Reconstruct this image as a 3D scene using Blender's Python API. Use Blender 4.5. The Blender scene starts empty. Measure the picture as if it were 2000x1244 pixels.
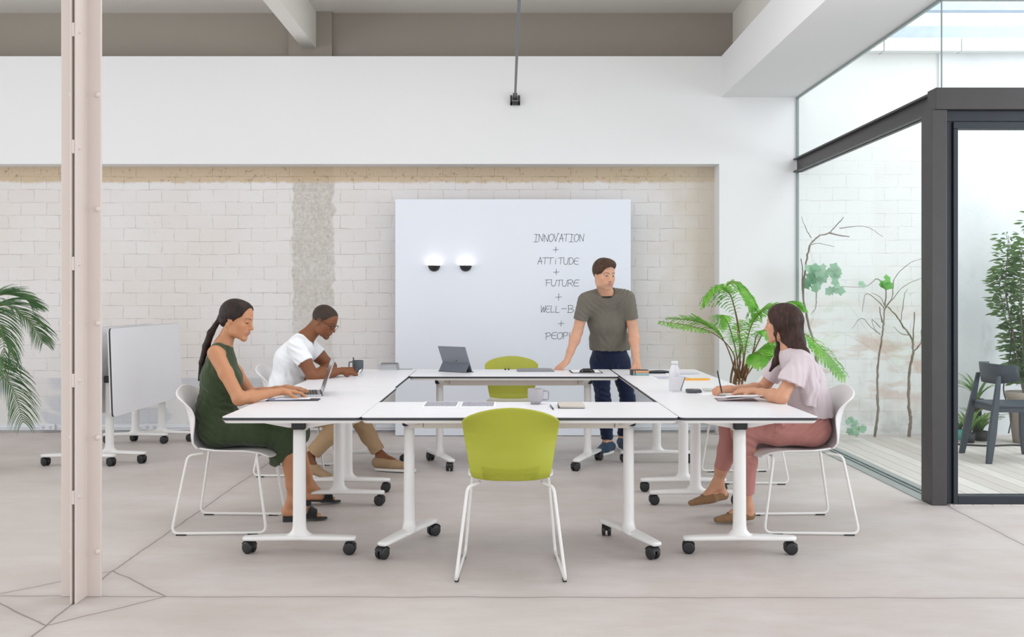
import bpy, bmesh, math, random
import numpy as np
from mathutils import Vector, Matrix
PI = math.pi
scene = bpy.context.scene
col = scene.collection
random.seed(7)

# ------------------------------------------------------------------ camera
F = 1880.0; HC = 1.344
cam_data = bpy.data.cameras.new('camera')
cam = bpy.data.objects.new('camera', cam_data); col.objects.link(cam)
cam.location = (0, 0, HC); cam.rotation_euler = (PI/2, 0, 0)
cam_data.sensor_width = 36.0; cam_data.lens = F/2000*36.0
cam_data.shift_x = 0.005; cam_data.shift_y = -0.021
cam_data.clip_start = 0.05; cam_data.clip_end = 200
scene.camera = cam

# ------------------------------------------------------------------ world and lights
world = bpy.data.worlds.new('overcast_sky'); scene.world = world; world.use_nodes = True
bg = world.node_tree.nodes['Background']
bg.inputs[0].default_value = (0.93, 0.97, 1.0, 1); bg.inputs[1].default_value = 1.3
def area_light(name, loc, rot, sx, sy, power, color=(1,1,1)):
    l = bpy.data.lights.new(name, 'AREA'); l.shape = 'RECTANGLE'; l.size = sx; l.size_y = sy
    l.energy = power; l.color = color
    o = bpy.data.objects.new(name, l); o.location = loc; o.rotation_euler = rot; col.objects.link(o)
    return o
# added overhead fill panel below the closed ceiling, and a tall window wall on the hall's left
area_light('overhead_fill', (-0.3, 5.6, 4.2), (0, 0, 0), 3.0, 2.4, 60, (0.98, 0.98, 1.0))
area_light('window_daylight', (-6.5, 4.5, 2.4), (0, -PI/2, 0), 3.0, 5.0, 90, (0.95, 0.97, 1.0))
area_light('front_fill', (-0.5, -1.6, 1.25), (PI/2, 0, 0), 9.0, 2.2, 55, (0.96, 0.975, 1.0))  # added fill light behind the camera, with no window built there
area_light('courtyard_daylight', (6.6, 7.7, 4.7), (0, math.radians(38), 0), 4.5, 3.0, 165, (0.90, 0.95, 1.0))
area_light('right_daylight_fill', (7.2, 3.2, 2.2), (0, PI/2, 0), 3.0, 4.5, 225, (0.90, 0.95, 1.0))  # added area light to brighten the right side with cool daylight
scene.view_settings.view_transform = 'Standard'
scene.view_settings.look = 'None'
scene.view_settings.gamma = 1.0
scene.view_settings.exposure = -0.12
scene.view_settings.use_curve_mapping = False

# ------------------------------------------------------------------ helpers
def W(px, py, D):
    """world point seen at a photo pixel, D metres into the room"""
    return Vector(((px-990)/F*D, D, HC-(py-580)/F*D))
def Fl(px, py):
    D = HC*F/(py-580); return ((px-990)/F*D, D)
def lin(h):
    h = h.lstrip('#'); o = []
    for i in (0, 2, 4):
        c = int(h[i:i+2], 16)/255
        o.append(c/12.92 if c <= .04045 else ((c+.055)/1.055)**2.4)
    return (o[0], o[1], o[2], 1.0)
def new_mat(name):
    m = bpy.data.materials.new(name); m.use_nodes = True
    nt = m.node_tree; b = nt.nodes['Principled BSDF']
    return m, nt, b
def node(nt, typ, **kw):
    n = nt.nodes.new(typ)
    for k, v in kw.items():
        if k.startswith('i_'):
            key = k[2:]
            n.inputs[int(key) if key.isdigit() else key].default_value = v
        else: setattr(n, k, v)
    return n
def mathn(nt, op, a, b=None, clamp=False):
    n = nt.nodes.new('ShaderNodeMath'); n.operation = op; n.use_clamp = clamp
    for i, v in enumerate((a, b)):
        if v is None: continue
        if isinstance(v, (int, float)): n.inputs[i].default_value = v
        else: nt.links.new(v, n.inputs[i])
    return n.outputs[0]
def mixc(nt, fac, a, b):
    n = nt.nodes.new('ShaderNodeMix'); n.data_type = 'RGBA'
    for s, v in ((n.inputs[0], fac), (n.inputs[6], a), (n.inputs[7], b)):
        if isinstance(v, (int, float, tuple)): s.default_value = v
        else: nt.links.new(v, s)
    return n.outputs[2]
def ramp(nt, fac, lo, hi, a=0.0, b=1.0):
    n = nt.nodes.new('ShaderNodeMapRange'); n.clamp = True
    nt.links.new(fac, n.inputs[0])
    n.inputs[1].default_value = lo; n.inputs[2].default_value = hi
    n.inputs[3].default_value = a; n.inputs[4].default_value = b
    return n.outputs[0]
def noise(nt, vec, scale, detail=3, rough=.5, dist=0.0):
    n = node(nt, 'ShaderNodeTexNoise', i_Scale=scale, i_Detail=detail, i_Roughness=rough, i_Distortion=dist)
    if vec is not None: nt.links.new(vec, n.inputs['Vector'])
    return n.outputs[0]
def mapping(nt, vec, scale=(1,1,1), loc=(0,0,0), rot=(0,0,0)):
    n = node(nt, 'ShaderNodeMapping'); nt.links.new(vec, n.inputs[0])
    n.inputs['Scale'].default_value = scale; n.inputs['Location'].default_value = loc; n.inputs['Rotation'].default_value = rot
    return n.outputs[0]
def bump(nt, b, h, strength, dist=.01):
    n = node(nt, 'ShaderNodeBump', i_Strength=strength, i_Distance=dist)
    nt.links.new(h, n.inputs['Height']); nt.links.new(n.outputs[0], b.inputs['Normal'])
MATS = {}
def M(name, hexc, rough=.5, metal=0.0, var=.06, scale=6.0, bmp=0.0, bscale=60.0, spec=.5, sheen=0.0, stretch=(1,1,1)):
    if name in MATS: return MATS[name]
    m, nt, b = new_mat(name); c = lin(hexc)
    tc = node(nt, 'ShaderNodeTexCoord'); v = mapping(nt, tc.outputs['Object'], stretch)
    f = noise(nt, v, scale, 3)
    d = tuple(x*(1-var) for x in c[:3])+(1,); e = tuple(min(1, x*(1+var)) for x in c[:3])+(1,)
    nt.links.new(mixc(nt, f, d, e), b.inputs['Base Color'])
    b.inputs['Roughness'].default_value = rough; b.inputs['Metallic'].default_value = metal
    b.inputs['Specular IOR Level'].default_value = spec
    if sheen: b.inputs['Sheen Weight'].default_value = sheen
    if bmp: bump(nt, b, noise(nt, v, bscale, 4), bmp)
    MATS[name] = m; return m
def fabric(name, hexc, bscale=26, bmp=.5, var=.08, stretch=(1,1,.5)):
    """woven cloth: soft folds as bump plus fine weave"""
    if name in MATS: return MATS[name]
    m, nt, b = new_mat(name); c = lin(hexc)
    tc = node(nt, 'ShaderNodeTexCoord'); v = mapping(nt, tc.outputs['Object'], stretch, rot=(0.3, .5, .2))
    f = noise(nt, v, bscale*.4, 2, .5, .6); g = noise(nt, tc.outputs['Object'], 500, 1)
    d = tuple(x*(1-var) for x in c[:3])+(1,); e = tuple(min(1, x*(1+var)) for x in c[:3])+(1,)
    nt.links.new(mixc(nt, f, d, e), b.inputs['Base Color'])
    b.inputs['Roughness'].default_value = .88; b.inputs['Sheen Weight'].default_value = .15
    b.inputs['Specular IOR Level'].default_value = .2
    h = mathn(nt, 'ADD', noise(nt, v, bscale*.45, 2, .4, 1.2), mathn(nt, 'MULTIPLY', g, .05))
    bump(nt, b, h, bmp, .03)
    MATS[name] = m; return m

def link(o, parent=None):
    col.objects.link(o)
    if parent is not None: o.parent = parent
    return o
def mesh_obj(name, verts, faces, mat, parent=None, smooth=False, mats=None, fm=None):
    me = bpy.data.meshes.new(name)
    me.from_pydata([tuple(v) for v in verts], [], [tuple(f) for f in faces])
    for m in (mats or [mat]): me.materials.append(m)
    if fm is not None: me.polygons.foreach_set('material_index', fm)
    if smooth: me.polygons.foreach_set('use_smooth', [True]*len(me.polygons))
    me.update()
    return link(bpy.data.objects.new(name, me), parent)
def tag(o, label=None, cat=None, group=None, kind=None):
    if label: o['label'] = label
    if cat: o['category'] = cat
    if group: o['group'] = group
    if kind: o['kind'] = kind
    return o
def empty(name, loc=(0,0,0), rz=0.0, label=None, cat=None, group=None):
    o = bpy.data.objects.new(name, None); o.location = loc; o.rotation_euler = (0, 0, rz)
    o.empty_display_size = .1
    col.objects.link(o); return tag(o, label, cat, group)
def copy_tree(o, parent=None):
    c = o.copy(); col.objects.link(c)
    if parent is not None: c.parent = parent
    for ch in list(o.children): copy_tree(ch, c)
    return c
def bevel(o, w=.003, seg=2, ang=35):
    m = o.modifiers.new('bevel', 'BEVEL'); m.width = w; m.segments = seg; m.limit_method = 'ANGLE'
    m.angle_limit = math.radians(ang); return o

class MB:
    """collects shapes; build() links them as ONE mesh object"""
    def __init__(s): s.v = []; s.f = []; s.sm = []
    def add(s, vs, fs, smooth=False, mtx=None):
        n = len(s.v)
        for p in vs:
            p = Vector(p)
            s.v.append(mtx @ p if mtx is not None else p)
        for f in fs: s.f.append([i+n for i in f]); s.sm.append(smooth)
        return s
    def box(s, lo, hi, mtx=None):
        x0,y0,z0 = lo; x1,y1,z1 = hi
        vs = [(x0,y0,z0),(x1,y0,z0),(x1,y1,z0),(x0,y1,z0),(x0,y0,z1),(x1,y0,z1),(x1,y1,z1),(x0,y1,z1)]
        return s.add(vs, [(0,3,2,1),(4,5,6,7),(0,1,5,4),(1,2,6,5),(2,3,7,6),(3,0,4,7)], False, mtx)
    def prism(s, poly, z0, z1, mtx=None, smooth=False):
        n = len(poly); vs = [(x,y,z0) for x,y in poly]+[(x,y,z1) for x,y in poly]
        fs = [tuple(range(n-1,-1,-1)), tuple(range(n,2*n))]
        s.add(vs, fs, False, mtx)
        k = len(s.v)-2*n
        for i in range(n):
            j = (i+1)%n; s.f.append([k+i,k+j,k+n+j,k+n+i]); s.sm.append(smooth)
        return s
    def tube(s, pts, r, n=10, closed=False, cap=True, sq=None):
        pts = [Vector(p) for p in pts]; N = len(pts)
        rr = r if isinstance(r, (list, tuple)) else [r]*N
        rings = []; up = None
        for i, p in enumerate(pts):
            a = pts[(i-1)%N] if (closed or i > 0) else p
            b = pts[(i+1)%N] if (closed or i < N-1) else p
            t = (b-a).normalized()
            if up is None:
                up = Vector((0,0,1)) if abs(t.z) < .9 else Vector((0,1,0))
            x = (up - t*up.dot(t)).normalized(); y = t.cross(x); up = x
            ring = []
            for k in range(n):
                a_ = 2*PI*k/n; ca, sa = math.cos(a_), math.sin(a_)
                ring.append(p + x*ca*rr[i] + y*sa*rr[i]*(sq or 1))
            rings.append(ring)
        vs = [q for ring in rings for q in ring]; fs = []
        M_ = N if closed else N-1
        for i in range(M_):
            j = (i+1)%N
            for k in range(n):
                l = (k+1)%n; fs.append((i*n+k, i*n+l, j*n+l, j*n+k))
        if cap and not closed:
            fs.append(tuple(range(n-1,-1,-1))); fs.append(tuple((N-1)*n+k for k in range(n)))
        return s.add(vs, fs, True)
    def lathe(s, prof, n=32, mtx=None, cap=False):
        vs = []; fs = []
        for r, z in prof:
            for k in range(n):
                a = 2*PI*k/n; vs.append((r*math.cos(a), r*math.sin(a), z))
        for i in range(len(prof)-1):
            for k in range(n):
                l = (k+1)%n; fs.append((i*n+k, i*n+l, (i+1)*n+l, (i+1)*n+k))
        if cap:
            fs.append(tuple(range(n-1,-1,-1))); fs.append(tuple((len(prof)-1)*n+k for k in range(n)))
        return s.add(vs, fs, True, mtx)
    def loft(s, rings, smooth=True, cap=True):
        n = len(rings[0]); vs = [q for r in rings for q in r]; fs = []
        for i in range(len(rings)-1):
            for k in range(n):
                l = (k+1)%n; fs.append((i*n+k, i*n+l, (i+1)*n+l, (i+1)*n+k))
        if cap:
            fs.append(tuple(range(n-1,-1,-1))); fs.append(tuple((len(rings)-1)*n+k for k in range(n)))
        return s.add(vs, fs, smooth)
    def build(s, name, mat, parent=None):
        me = bpy.data.meshes.new(name)
        me.from_pydata([tuple(v) for v in s.v], [], s.f); me.materials.append(mat)
        me.polygons.foreach_set('use_smooth', s.sm)
        bm = bmesh.new(); bm.from_mesh(me); bmesh.ops.recalc_face_normals(bm, faces=bm.faces); bm.to_mesh(me); bm.free()
        me.update()
        return link(bpy.data.objects.new(name, me), parent)
def rrect(x0, y0, x1, y1, r, n=6):
    out = []
    for cx, cy, a0 in ((x1-r,y1-r,0),(x0+r,y1-r,90),(x0+r,y0+r,180),(x1-r,y0+r,270)):
        for k in range(n+1):
            a = math.radians(a0+90*k/n); out.append((cx+r*math.cos(a), cy+r*math.sin(a)))
    return out
def smoothpath(pts, r=.03, n=5):
    """polyline with rounded corners"""
    pts = [Vector(p) for p in pts]; out = [pts[0]]
    for i in range(1, len(pts)-1):
        p, a, b = pts[i], pts[i-1], pts[i+1]
        rr = min(r, (a-p).length*.45, (b-p).length*.45)
        s_, e = p+(a-p).normalized()*rr, p+(b-p).normalized()*rr
        for k in range(n+1):
            t = k/n; out.append(s_*(1-t)**2+p*2*t*(1-t)+e*t*t)
    out.append(pts[-1]); return out
def spline(pts, n=6):
    pts = [Vector(p) for p in pts]; P = [pts[0]*2-pts[1]]+pts+[pts[-1]*2-pts[-2]]; out = []
    for i in range(1, len(P)-2):
        a,b,c,d = P[i-1:i+3]
        for k in range(n):
            t = k/n
            out.append(.5*((2*b)+(c-a)*t+(2*a-5*b+4*c-d)*t*t+(3*b-a-3*c+d)*t**3))
    out.append(pts[-1]); return out
def struct(o): o['kind'] = 'structure'; return o

# ------------------------------------------------------------------ setting: materials
def floor_material():
    m, nt, b = new_mat('screed_floor')
    g = node(nt, 'ShaderNodeNewGeometry'); pos = g.outputs['Position']
    v = mapping(nt, pos, (1, 1.6, 1))
    c = mixc(nt, ramp(nt, noise(nt, v, 1.1, 5, .6), .35, .65), lin('#c1b7b2'), lin('#ccc5c2'))
    c = mixc(nt, ramp(nt, noise(nt, mapping(nt, pos, (1,3,1)), 3.5, 6, .7), .45, .8, 0, .5), c, lin('#b5a9a1'))
    c = mixc(nt, ramp(nt, noise(nt, pos, .45, 2), .5, .7, 0, .5), c, lin('#cfc9c4'))
    # cast joints and long cracks
    raw = [((325,1165),(2010,1168)),((-20,1163),(325,1165)),((560,880),(222,1114)),((222,1114),(90,1222)),((90,1222),(50,1252)),
           ((222,1115),(325,1165)),((222,1115),(-20,1164)),((325,1165),(90,1222)),((-20,1168),(90,1222)),
           ((1845,985),(2010,1070))]
    best = None
    nz = noise(nt, pos, 4, 3)
    for a, c2 in raw:
        ax, ay = Fl(*a); bx, by = Fl(*c2)
        dx, dy = bx-ax, by-ay; L = math.hypot(dx, dy); dx /= L; dy /= L
        sub = node(nt, 'ShaderNodeVectorMath', operation='SUBTRACT'); nt.links.new(pos, sub.inputs[0]); sub.inputs[1].default_value = (ax, ay, 0)
        d1 = node(nt, 'ShaderNodeVectorMath', operation='DOT_PRODUCT'); nt.links.new(sub.outputs[0], d1.inputs[0]); d1.inputs[1].default_value = (dx, dy, 0)
        d2 = node(nt, 'ShaderNodeVectorMath', operation='DOT_PRODUCT'); nt.links.new(sub.outputs[0], d2.inputs[0]); d2.inputs[1].default_value = (-dy, dx, 0)
        t = d1.outputs['Value']
        over = mathn(nt, 'MAXIMUM', mathn(nt, 'SUBTRACT', mathn(nt, 'ABSOLUTE', mathn(nt, 'SUBTRACT', t, L/2)), L/2), 0.0)
        perp = mathn(nt, 'ABSOLUTE', mathn(nt, 'ADD', d2.outputs['Value'], mathn(nt, 'MULTIPLY', mathn(nt, 'SUBTRACT', nz, .5), .03)))
        d = mathn(nt, 'MAXIMUM', over, perp)
        best = d if best is None else mathn(nt, 'MINIMUM', best, d)
    line = ramp(nt, best, .0025, .0075, 1, 0)
    halo = ramp(nt, best, .0, .06, .22, 0)
    c = mixc(nt, halo, c, lin('#a3989a'))
    c = mixc(nt, mathn(nt, 'MULTIPLY', line, .75), c, lin('#7c7069'))
    nt.links.new(c, b.inputs['Base Color'])
    nt.links.new(ramp(nt, noise(nt, pos, 2.3, 3), .3, .7, .38, .6), b.inputs['Roughness'])
    b.inputs['Specular IOR Level'].default_value = .35
    h = mathn(nt, 'SUBTRACT', mathn(nt, 'MULTIPLY', noise(nt, pos, 9, 6), .15), line)
    bump(nt, b, h, .25, .004)
    return m
def brick_material(name, base, dark, mortar, warm, indoor=True):
    m, nt, b = new_mat(name)
    g = node(nt, 'ShaderNodeNewGeometry'); pos = g.outputs['Position']
    sep = node(nt, 'ShaderNodeSeparateXYZ'); nt.links.new(pos, sep.inputs[0]); X, Z = sep.outputs[0], sep.outputs[2]
    nj = noise(nt, pos, 3.0, 2)
    nx = mathn(nt, 'ADD', X, mathn(nt, 'MULTIPLY', mathn(nt, 'SUBTRACT', noise(nt, mapping(nt, pos, (1,1,1), (7,0,0)), 5, 3), .5), .05))
    nz_ = mathn(nt, 'ADD', Z, mathn(nt, 'MULTIPLY', mathn(nt, 'SUBTRACT', nj, .5), .03))
    nz_ = mathn(nt, 'ADD', nz_, .035)
    cb = node(nt, 'ShaderNodeCombineXYZ'); nt.links.new(nx, cb.inputs[0]); nt.links.new(nz_, cb.inputs[1])
    br = node(nt, 'ShaderNodeTexBrick', offset=.5, squash=1.0)
    for k, v in (('Scale',1),('Mortar Size',.0036 if indoor else .003),('Mortar Smooth',.35),('Bias',0),('Brick Width',.255),('Row Height',.129)): br.inputs[k].default_value = v
    br.inputs['Color1'].default_value = (0,0,0,1); br.inputs['Color2'].default_value = (1,1,1,1); br.inputs['Mortar'].default_value = (.5,.5,.5,1)
    nt.links.new(cb.outputs[0], br.inputs[0])
    mort = br.outputs['Fac']; per = node(nt, 'ShaderNodeSeparateColor'); nt.links.new(br.outputs['Color'], per.inputs[0])
    c = mixc(nt, ramp(nt, noise(nt, pos, 1.0, 3), .3, .7), lin(base), lin(warm))
    c = mixc(nt, mathn(nt, 'MULTIPLY', per.outputs[0], .25), c, lin(dark))
    c = mixc(nt, ramp(nt, noise(nt, mapping(nt, pos, (1,1,3)), 14, 5, .7), .55, .8, 0, .45), c, lin(dark))
    vis = mathn(nt, 'MULTIPLY', ramp(nt, noise(nt, mapping(nt, pos, (1.5,1,4)), 2.6, 4, .7), .42, .62, .18, 1.0), ramp(nt, noise(nt, pos, 17, 4, .7), .3, .55, .45, 1))
    mm = mathn(nt, 'MULTIPLY', mort, vis)
    if not indoor: mm = mathn(nt, 'MULTIPLY', mm, ramp(nt, Z, 2.45, 3.0, 1, .08))
    c = mixc(nt, mathn(nt, 'MULTIPLY', mm, .62), c, lin(mortar))
    hgt = mathn(nt, 'SUBTRACT', mathn(nt, 'MULTIPLY', noise(nt, mapping(nt, pos, (.6,1,6)), 22, 4), .5), mathn(nt, 'MULTIPLY', mm, 1.0))
    if indoor:
        # rough concrete pier set in the brickwork
        xw = mathn(nt, 'ADD', X, mathn(nt, 'MULTIPLY', mathn(nt, 'SUBTRACT', noise(nt, pos, 9, 4), .5), .11))
        pier = mathn(nt, 'MULTIPLY', ramp(nt, xw, -2.15, -2.13), ramp(nt, xw, -1.74, -1.72, 1, 0))
        pier = mathn(nt, 'MULTIPLY', pier, ramp(nt, Z, .5, 1.3, .15, 1))
        rough = noise(nt, pos, 28, 8, .75, .6)
        pc = mixc(nt, ramp(nt, rough, .4, .6), lin('#aaa296'), lin('#d0ccc4'))
        pc = mixc(nt, ramp(nt, rough, .66, .72), pc, lin('#ece9e4'))
        pc = mixc(nt, ramp(nt, rough, .34, .3), pc, lin('#857b6c'))
        c = mixc(nt, mathn(nt, 'MULTIPLY', pier, .62), c, pc)
        hgt = mathn(nt, 'ADD', hgt, mathn(nt, 'MULTIPLY', mathn(nt, 'MULTIPLY', rough, pier), 2.5))
        # unpainted top course and right hand margin
        top = ramp(nt, mathn(nt, 'ADD', Z, mathn(nt, 'MULTIPLY', mathn(nt, 'SUBTRACT', noise(nt, pos, 14, 3), .5), .05)), 2.475, 2.50)
        c = mixc(nt, mathn(nt, 'MULTIPLY', top, .85), c, mixc(nt, mathn(nt, 'MULTIPLY', mm, .8), lin('#cbb494'), lin('#8e7656')))
        spots = mathn(nt, 'MULTIPLY', top, ramp(nt, noise(nt, pos, 26, 6, .7), .58, .64))
        c = mixc(nt, mathn(nt, 'MULTIPLY', spots, .6), c, lin('#8f7a63'))
        rgt = ramp(nt, mathn(nt, 'ADD', X, mathn(nt, 'MULTIPLY', mathn(nt, 'SUBTRACT', noise(nt, pos, 4, 4), .5), .7)), 1.5, 1.95)
        c = mixc(nt, mathn(nt, 'MULTIPLY', rgt, .6), c, lin('#d3c7b4'))
        # grey-blue blotches of old paint on the lowest courses
        low = ramp(nt, Z, .53, .545, 1, 0)
        bl = ramp(nt, noise(nt, mapping(nt, pos, (.9,1,1.3)), 2.2, 2, .4, .4), .47, .53)
        c = mixc(nt, mathn(nt, 'MULTIPLY', low, .7), c, mixc(nt, bl, lin('#dddcdb'), lin('#c2c6ce')))
        # small chipped patches
        ch = mathn(nt, 'MULTIPLY', ramp(nt, noise(nt, pos, 30, 5, .7), .62, .68), ramp(nt, noise(nt, pos, 2.2, 2), .5, .62))
        c = mixc(nt, mathn(nt, 'MULTIPLY', ch, .55), c, lin('#b3a48f'))
    else:
        rd = mathn(nt, 'MULTIPLY', ramp(nt, noise(nt, mapping(nt, pos, (1,1,3)), 2.5, 4), .5, .62), ramp(nt, Z, .9, 1.4, 1, 0))
        rd = mathn(nt, 'MULTIPLY', rd, ramp(nt, Z, .15, .45))
        c = mixc(nt, mathn(nt, 'MULTIPLY', rd, .6), c, lin('#cfae9b'))
        dirt = mathn(nt, 'MULTIPLY', ramp(nt, Z, .0, .4, 1, 0), ramp(nt, noise(nt, pos, 5, 5), .4, .65))
        c = mixc(nt, mathn(nt, 'MULTIPLY', dirt, .5), c, lin('#8d8578'))
    nt.links.new(c, b.inputs['Base Color']); b.inputs['Roughness'].default_value = .9
    b.inputs['Specular IOR Level'].default_value = .15
    bump(nt, b, hgt, .35, .008)
    return m
def plaster_material():
    m, nt, b = new_mat('weathered_plaster')
    g = node(nt, 'ShaderNodeNewGeometry'); pos = g.outputs['Position']
    sep = node(nt, 'ShaderNodeSeparateXYZ'); nt.links.new(pos, sep.inputs[0])
    c = mixc(nt, ramp(nt, noise(nt, pos, 1.2, 5, .6), .35, .7), lin('#eceef0'), lin('#d9dde0'))
    st = mathn(nt, 'MULTIPLY', ramp(nt, noise(nt, mapping(nt, pos, (1,1,.45)), 3, 6, .65, .5), .52, .66), ramp(nt, sep.outputs[2], 1.2, 1.9, 1, 0))
    c = mixc(nt, mathn(nt, 'MULTIPLY', st, .45), c, lin('#aeb3b4'))
    nt.links.new(c, b.inputs['Base Color']); b.inputs['Roughness'].default_value = .9
    bump(nt, b, noise(nt, pos, 6, 8, .65), .4, .01)
    return m
def deck_material():
    m, nt, b = new_mat('pale_deck_boards')
    g = node(nt, 'ShaderNodeNewGeometry'); pos = g.outputs['Position']
    sep = node(nt, 'ShaderNodeSeparateXYZ'); nt.links.new(pos, sep.inputs[0])
    t = mathn(nt, 'MULTIPLY', sep.outputs[0], 1/.125)
    fr = mathn(nt, 'FRACT', t); idx = mathn(nt, 'FLOOR', t)
    cb = node(nt, 'ShaderNodeCombineXYZ'); nt.links.new(idx, cb.inputs[0])
    wn = node(nt, 'ShaderNodeTexWhiteNoise', noise_dimensions='3D'); nt.links.new(cb.outputs[0], wn.inputs[0])
    c = mixc(nt, wn.outputs[0], lin('#c6bfb8'), lin('#d8d3cd'))
    c = mixc(nt, ramp(nt, noise(nt, mapping(nt, pos, (14,1,1)), 4, 5), .4, .7, 0, .3), c, lin('#b3aba2'))
    gap = mathn(nt, 'LESS_THAN', fr, .05)
    c = mixc(nt, mathn(nt, 'MULTIPLY', gap, .7), c, lin('#6f6963'))
    nt.links.new(c, b.inputs['Base Color']); b.inputs['Roughness'].default_value = .7
    return m
def glass_material(name, tint, refl=.12, mult=1.0):
    """thin architectural pane: see-through with a Fresnel mirror"""
    m = bpy.data.materials.new(name); m.use_nodes = True; nt = m.node_tree
    nt.nodes.remove(nt.nodes['Principled BSDF']); out = nt.nodes['Material Output']
    tr = node(nt, 'ShaderNodeBsdfTransparent'); tr.inputs[0].default_value = tint
    gl = node(nt, 'ShaderNodeBsdfGlossy'); gl.inputs['Roughness'].default_value = .01
    fr = node(nt, 'ShaderNodeFresnel', i_IOR=1.45)
    mx = node(nt, 'ShaderNodeMixShader'); ge = node(nt, 'ShaderNodeNewGeometry')
    front = mathn(nt, 'SUBTRACT', 1.0, ge.outputs['Backfacing'])
    nt.links.new(mathn(nt, 'MULTIPLY', mathn(nt, 'MULTIPLY', fr.outputs[0], front), mult, True), mx.inputs[0])
    nt.links.new(tr.outputs[0], mx.inputs[1]); nt.links.new(gl.outputs[0], mx.inputs[2])
    nt.links.new(mx.outputs[0], out.inputs[0])
    return m
m_floor = floor_material()
m_brick = brick_material('white_painted_brick', '#e8e6e7', '#d9d4d1', '#9a8e82', '#e3ddd9')
m_brick_out = brick_material('courtyard_white_brick', '#f2f3f3', '#e8e9e9', '#b5b3ad', '#edeeec', indoor=False)
m_plaster = plaster_material()
m_deck = deck_material()
m_white = M('white_wall_paint', '#ebebec', .85, var=.01, scale=1.5)
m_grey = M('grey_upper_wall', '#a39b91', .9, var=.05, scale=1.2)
m_ceil = M('pale_ceiling_paint', '#efece6', .85, var=.03, scale=1.3)
m_steel = M('charcoal_steel', '#4a4848', .45, .35, var=.12, scale=8, bmp=.05)
m_frame = M('black_aluminium_frame', '#30353c', .4, .3, var=.05)
m_bluegrey = M('galvanised_blue_grey', '#b9c6d6', .6, 0, var=.15, scale=10)
m_glass = glass_material('courtyard_glass', (.985,.995,.99,1), mult=.8)
m_edge = M('glass_edge_grey', '#8f9c9b', .3, .2, var=.05)
m_cream = M('cream_column_paint', '#d6cac3', .5, 0, var=.04, scale=3, bmp=.06, bscale=30)
m_black = M('matt_black_plastic', '#232323', .5, var=.05)
m_void = M('gap_shade', '#2a2623', .9)

# ------------------------------------------------------------------ setting: geometry
def sbox(name, lo, hi, mat, parent=None, bev=0):
    o = MB().box(lo, hi).build(name, mat, parent)
    if bev: bevel(o, bev)
    return struct(o) if parent is None else o
sbox('floor', (-9, -2, -.1), (8, 9.6, 0), m_floor)
sbox('wall_back', (-9, 9.6, -.1), (2.83, 9.85, 2.66), m_brick)
sbox('wall_header', (-9, 9.38, 2.64), (2.07, 9.6, 3.69), m_white)
sbox('wall_pier', (2.07, 9.38, 0), (2.83, 9.9, 3.69), m_white)
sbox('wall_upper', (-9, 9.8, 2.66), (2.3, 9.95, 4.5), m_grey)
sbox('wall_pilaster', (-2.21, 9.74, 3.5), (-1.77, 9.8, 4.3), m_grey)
sbox('ceiling', (-9, 0.5, 4.235), (2.3, 9.95, 4.4), m_ceil)
sbox('wall_upper_right', (2.3, 0.5, 3.69), (2.45, 9.95, 4.5), m_ceil)
sbox('ceiling_beam', (-2.07, 0.5, 3.86), (-1.93, 9.74, 4.235), m_ceil, bev=.004)
o = MB().box((2.09, 6.34, 3.29), (2.86, 9.38, 3.69)).box((2.09, 1.5, 3.29), (8, 6.34, 3.69)).build('ceiling_soffit', m_white); struct(o)
# courtyard
sbox('courtyard_floor', (2.86, 6.2, -.06), (9.5, 9.16, .004), m_deck)
sbox('courtyard_soil', (2.86, 9.16, -.06), (9.5, 9.42, -.01), M('dark_soil', '#5d5850', .95, var=.3, scale=30, bmp=.6))
sbox('wall_courtyard_brick', (2.84, 9.42, -.1), (4.22, 9.7, 3.72), m_brick_out)
sbox('wall_courtyard_plaster', (4.22, 9.40, -.1), (9.5, 9.7, 3.72), m_plaster)
sbox('wall_courtyard_right', (9.4, 2.5, -.1), (9.6, 9.7, 3.72), m_plaster)
o = MB()
for i in range(9):
    o.box((2.9+i*.75, 9.3, 3.72), (2.9+i*.75+.742, 9.75, 3.85))
struct(bevel(o.build('trim_coping', M('white_coping', '#eceeee', .8)), .008, 3))
o = struct(MB().box((2.9, 9.9, 4.0), (9.6, 10.0, 4.13)).box((2.9, 9.85, 4.28), (9.6, 9.95, 4.36)).build('trim_courtyard_rail', m_bluegrey))
# baseboards / cable trunking
m_trim = M('white_cable_trunking', '#dfe2e8', .5, var=.02)
def trunk(name, x0, x1):
    o = MB().box((x0, 9.57, .02), (x1, 9.6, .075)).box((x0, 9.562, .045), (x1, 9.6, .05)).build(name, m_trim); struct(bevel(o, .002)); return o
trunk('baseboard_left', -9, -1.1); trunk('baseboard_right', 1.2, 2.07)
sk = empty('power_outlet', (-4.56, 9.56, .055), label='white double socket on the cable trunking behind the palm, at far left', cat='socket')
bevel(MB().box((-.075, -.02, -.03), (.075, .01, .03)).build('socket_plate', m_trim, sk), .004)
for q in (-.035, .035): MB().lathe([(0,0),(.018,0),(.02,-.003)], 16, Matrix.Translation((q,-.021,0)) @ Matrix.Rotation(PI/2, 4, 'X')).build('socket', M('socket_white', '#c8ccd4', .4), sk)
s2 = copy_tree(sk); s2.location = (-3.53, 9.56, .055); s2['label'] = 'white double socket on the cable trunking between the column and the folded tables'

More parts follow.
